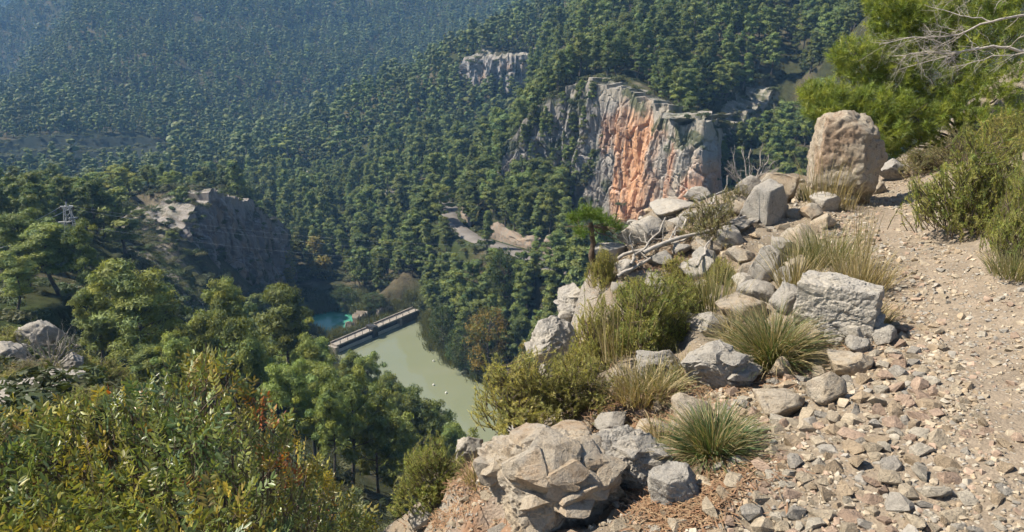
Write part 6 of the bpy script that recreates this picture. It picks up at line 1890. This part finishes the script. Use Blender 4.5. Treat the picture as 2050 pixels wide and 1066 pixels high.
# ------------------------------------------------------------------ slender dead trunk with a living tuft
tb = ground_hit(1184, 580); tr_ = math.hypot(tb[0], tb[1])
tp = at_r(1182, 446, tr_ + 0.05)
st = link('slender_pine', None, loc=tb); tag(st, 'slender crooked trunk with one green tuft on top, on the cliff edge', 'tree')
ac = Acc(); rg4 = np.random.default_rng(5)
limb(ac, (0, 0, -0.1), tp - tb, 0.036, 0.022, rg4, 0.07, 14, 0, 0.2, 0)
sm = ac.mesh('trunk'); sm.materials.append(plain('stripped_bark', (0.12, 0.09, 0.065), 0.95, 0.1, 25, 0.4, 0.01)); link('trunk', sm, st)
fo, _t = needle_blobs([(at_r(1172, 424, tr_) - tb, px_size(tp, 24), 0.6), (at_r(1152, 436, tr_ + 0.1) - tb, px_size(tp, 18), 0.35), (at_r(1196, 430, tr_ + 0.15) - tb, px_size(tp, 22), 0.45), (at_r(1222, 440, tr_ - 0.1) - tb, px_size(tp, 18), 0.3), (at_r(1166, 462, tr_ - 0.08) - tb, px_size(tp, 16), 0.25), (at_r(1206, 456, tr_ + 0.1) - tb, px_size(tp, 16), 0.22), (at_r(1240, 452, tr_) - tb, px_size(tp, 12), 0.15)], rg4, 70, 0.05, 0.004, [(0.11, 0.19, 0.035), (0.09, 0.15, 0.03), (0.15, 0.21, 0.05)], 26)
fm = fo.mesh('crown', False); fm.materials.append(M_NEEDLE); link('crown', fm, st)
ac = Acc()
for (u, v) in [(1240, 470), (1270, 440), (1225, 455), (1255, 490), (1285, 465), (1130, 455)]:
    limb(ac, tp - tb - np.array([0, 0, 0.03]), at_r(u, v, tr_) - tb, 0.006, 0.002, rg4, 0.08, 9, 7, 0.35, 2, 0.0)
bm_ = ac.mesh('twigs'); bm_.materials.append(M_DEADB); link('twigs', bm_, st)
q = ground_hit(1184, 745)
dead('dead_stump', [(q - np.array([0, 0, 0.05]), q + np.array([-0.02, 0, px_size(q, 105)]), 0.022, 0.012, 3), (q, q + np.array([0.05, 0, px_size(q, 70)]), 0.018, 0.008, 2)], 21, 'brown dead stump standing among the rosemary on the edge', M_DEADB, 'stump', depth=1, tl=0.3, upb=0.5)
# ------------------------------------------------------------------ mastic shrub, bottom left
M_MASTIC = leaf_mat('mastic_leaves', trans=0.32, var=0.0, rough=0.38, spec=0.45)
rgm = np.random.default_rng(500)
ENV = np.array([(-80, 850), (0, 838), (90, 835), (180, 812), (250, 800), (320, 770), (380, 735), (440, 718), (480, 745), (515, 800), (560, 840), (600, 905), (650, 960), (700, 1010), (760, 1060)])
root = np.array([-1.15, 2.2, -1.75])
mastic = link('mastic_shrub', None, loc=root); tag(mastic, 'dense mastic shrub with glossy green, yellow and red-tipped leaves at bottom left', 'shrub')
MC = [(0.20, 0.235, 0.06), (0.16, 0.21, 0.06), (0.25, 0.265, 0.065), (0.31, 0.295, 0.065), (0.135, 0.18, 0.075), (0.22, 0.21, 0.07)]
RED = [(0.42, 0.13, 0.035), (0.40, 0.20, 0.04), (0.34, 0.12, 0.05)]
lv = []       # centre, axis, normal, length, colour
tw = Acc()
NCL = 2300
for i in range(NCL):
    u = rgm.uniform(-110, 740)
    top = np.interp(u, ENV[:, 0], ENV[:, 1])
    f = rgm.uniform() ** 1.15
    v = top + 6 + f * (1180 - top)
    r = 3.35 - 1.15 * min(1, (v - top) / 330) + rgm.normal() * 0.05 + abs(rgm.normal()) * 0.22
    if u > 520: r += 0.0012 * (u - 520)
    p = at_r(u, v, r)
    d = unit(unit(p - root) * 0.8 + np.array([0, 0, 0.5]) + rgm.normal(size=3) * 0.55)
    nl = int(rgm.integers(3, 6))
    Lr = rgm.uniform(0.06, 0.10)
    nrm = unit(np.cross(d, rgm.normal(size=3)) + np.array([0, 0, 0.9]) + np.array([-0.3, 0, 0]))
    sd = unit(np.cross(d, nrm))
    isred = (abs(u - 525) < 28 and abs(v - 840) < 30 and rgm.uniform() < 0.6) or (abs(u - 575) < 34 and abs(v - 955) < 24 and rgm.uniform() < 0.4) or rgm.uniform() < 0.01
    yl = vnoise(p[None, :] * 3.2, 611)[0]
    base = np.array(RED[rgm.integers(3)] if isred else MC[rgm.integers(len(MC))]) * rgm.uniform(0.7, 1.2)
    if not isred and yl > 0.15: base = base * np.array([1.25, 1.02, 0.8])
    elif yl < -0.3: base = base * np.array([0.75, 0.88, 1.1])
    if i % 3 == 0:
        V, Q = tube([p - d * 0.16, p - d * 0.05 + rgm.normal(size=3) * 0.01, p + d * Lr], [0.0035, 0.002, 0.001], 3); tw.add(V - root, Q)
    for k in range(nl):
        b = p + d * Lr * (k + 0.5) / nl
        for s in (-1, 1):
            ax = unit(d * 0.65 + sd * s * 0.85 + rgm.normal(size=3) * 0.12)
            nn = unit(nrm + rgm.normal(size=3) * 0.25); nn = unit(nn - (nn @ ax) * ax)
            lv.append((b, ax, nn, rgm.uniform(0.018, 0.040), base * rgm.uniform(0.75, 1.2)))
    lv.append((p + d * Lr, d, nrm, rgm.uniform(0.026, 0.04), base))
for i in range(80):          # limbs
    u = rgm.uniform(-60, 700); top = np.interp(u, ENV[:, 0], ENV[:, 1]); v = top + rgm.uniform(30, 180)
    e = at_r(u, v, 3.35 - 1.1 * min(1, (v - top) / 330) + 0.12) - root
    limb(tw, rgm.normal(size=3) * 0.08, e, 0.011, 0.004, rgm, 0.05, 9, 3, 0.2, 1, 0.3)
tm = tw.mesh('branches'); tm.materials.append(M_TWIG); link('branches', tm, mastic)
B = np.array([l[0] for l in lv]) - root; AX = np.array([l[1] for l in lv]); NN = np.array([l[2] for l in lv]); LL = np.array([l[3] for l in lv])[:, None]; CC = np.array([l[4] for l in lv])
SD = np.cross(NN, AX); WW = LL * 0.34
dep = project(B + root)[2]; bu, bv, _ = project(B + root)
score = np.where((bu > 5) & (bu < 760) & (bv < 1060), LL[:, 0] / dep, 0)
big = np.argsort(-score)[:290]; isbig = np.zeros(len(B), bool); isbig[big] = True
def leaf_verts(B, AX, SD, NN, LL, WW):
    return np.stack([B, B + AX * LL * 0.35 + SD * WW * 0.5 - NN * LL * 0.03, B + AX * LL * 0.75 + SD * WW * 0.42 - NN * LL * 0.03, B + AX * LL, B + AX * LL * 0.75 - SD * WW * 0.42 - NN * LL * 0.03, B + AX * LL * 0.35 - SD * WW * 0.5 - NN * LL * 0.03,
                     B + AX * LL * 0.35 + NN * LL * 0.0, B + AX * LL * 0.75 + NN * LL * 0.0], 1)
LQ = np.array([(0, 1, 6, 6), (1, 2, 7, 6), (2, 3, 7, 7), (7, 3, 4, 4), (6, 7, 4, 5), (0, 6, 5, 5)])
LT = np.array([(0, 1, 6), (1, 2, 7), (1, 7, 6), (2, 3, 7), (7, 3, 4), (6, 7, 4), (6, 4, 5), (0, 6, 5)])
m_ = ~isbig
V = leaf_verts(B[m_], AX[m_], SD[m_], NN[m_], LL[m_], WW[m_]); n = len(V)
me = mesh_arrays('foliage', V.reshape(-1, 3), tris=(np.arange(n)[:, None, None] * 8 + LT[None]).reshape(-1, 3), smooth=False, col=np.repeat(CC[m_], 8, 0))
me.materials.append(M_MASTIC); tag(link('foliage', me, mastic), kind='stuff')
proto = []
for c in MC + RED:
    V1 = leaf_verts(np.zeros((1, 3)), np.array([[1.0, 0, 0]]), np.array([[0, 1.0, 0]]), np.array([[0, 0, 1.0]]), np.ones((1, 1)), np.full((1, 1), 0.34))[0]
    pm = mesh_arrays('leaf', V1, tris=LT, smooth=False, col=np.tile(np.array(c), (8, 1))); pm.materials.append(M_MASTIC); proto.append((np.array(c), pm))
for i in big:
    k = int(np.argmin([np.abs(c - CC[i]).sum() for c, _ in proto]))
    o = bpy.data.objects.new('leaf', proto[k][1]); COL.objects.link(o); o.parent = mastic
    R = Matrix((AX[i].tolist(), unit(SD[i]).tolist(), NN[i].tolist())).transposed().to_4x4()
    o.matrix_local = Matrix.Translation(Vector(B[i].tolist())) @ R @ Matrix.Scale(float(LL[i, 0]), 4)
# ------------------------------------------------------------------ haze
def haze(x0, x1, y0, y1, z0, z1, dens, col, aniso):
    V, Q = box_arr(x0, x1, y0, y1, z0, z1)
    me = mesh_arrays('haze', V, quads=Q, smooth=False)
    m = bpy.data.materials.new('haze_air'); m.use_nodes = True; nt = m.node_tree; nt.nodes.clear()
    out = nt.nodes.new('ShaderNodeOutputMaterial'); pv = nt.nodes.new('ShaderNodeVolumePrincipled')
    pv.inputs['Density'].default_value = dens; pv.inputs['Color'].default_value = (*col, 1); pv.inputs['Anisotropy'].default_value = aniso
    nt.links.new(pv.outputs[0], out.inputs['Volume'])
    tag(link('haze', me, mats=[m]), 'thin blue haze filling the valley air', kind='stuff')
haze(-2800, 2800, -60, 2900, -160, 190, 0.00034, (0.27, 0.56, 1.0), 0.0)
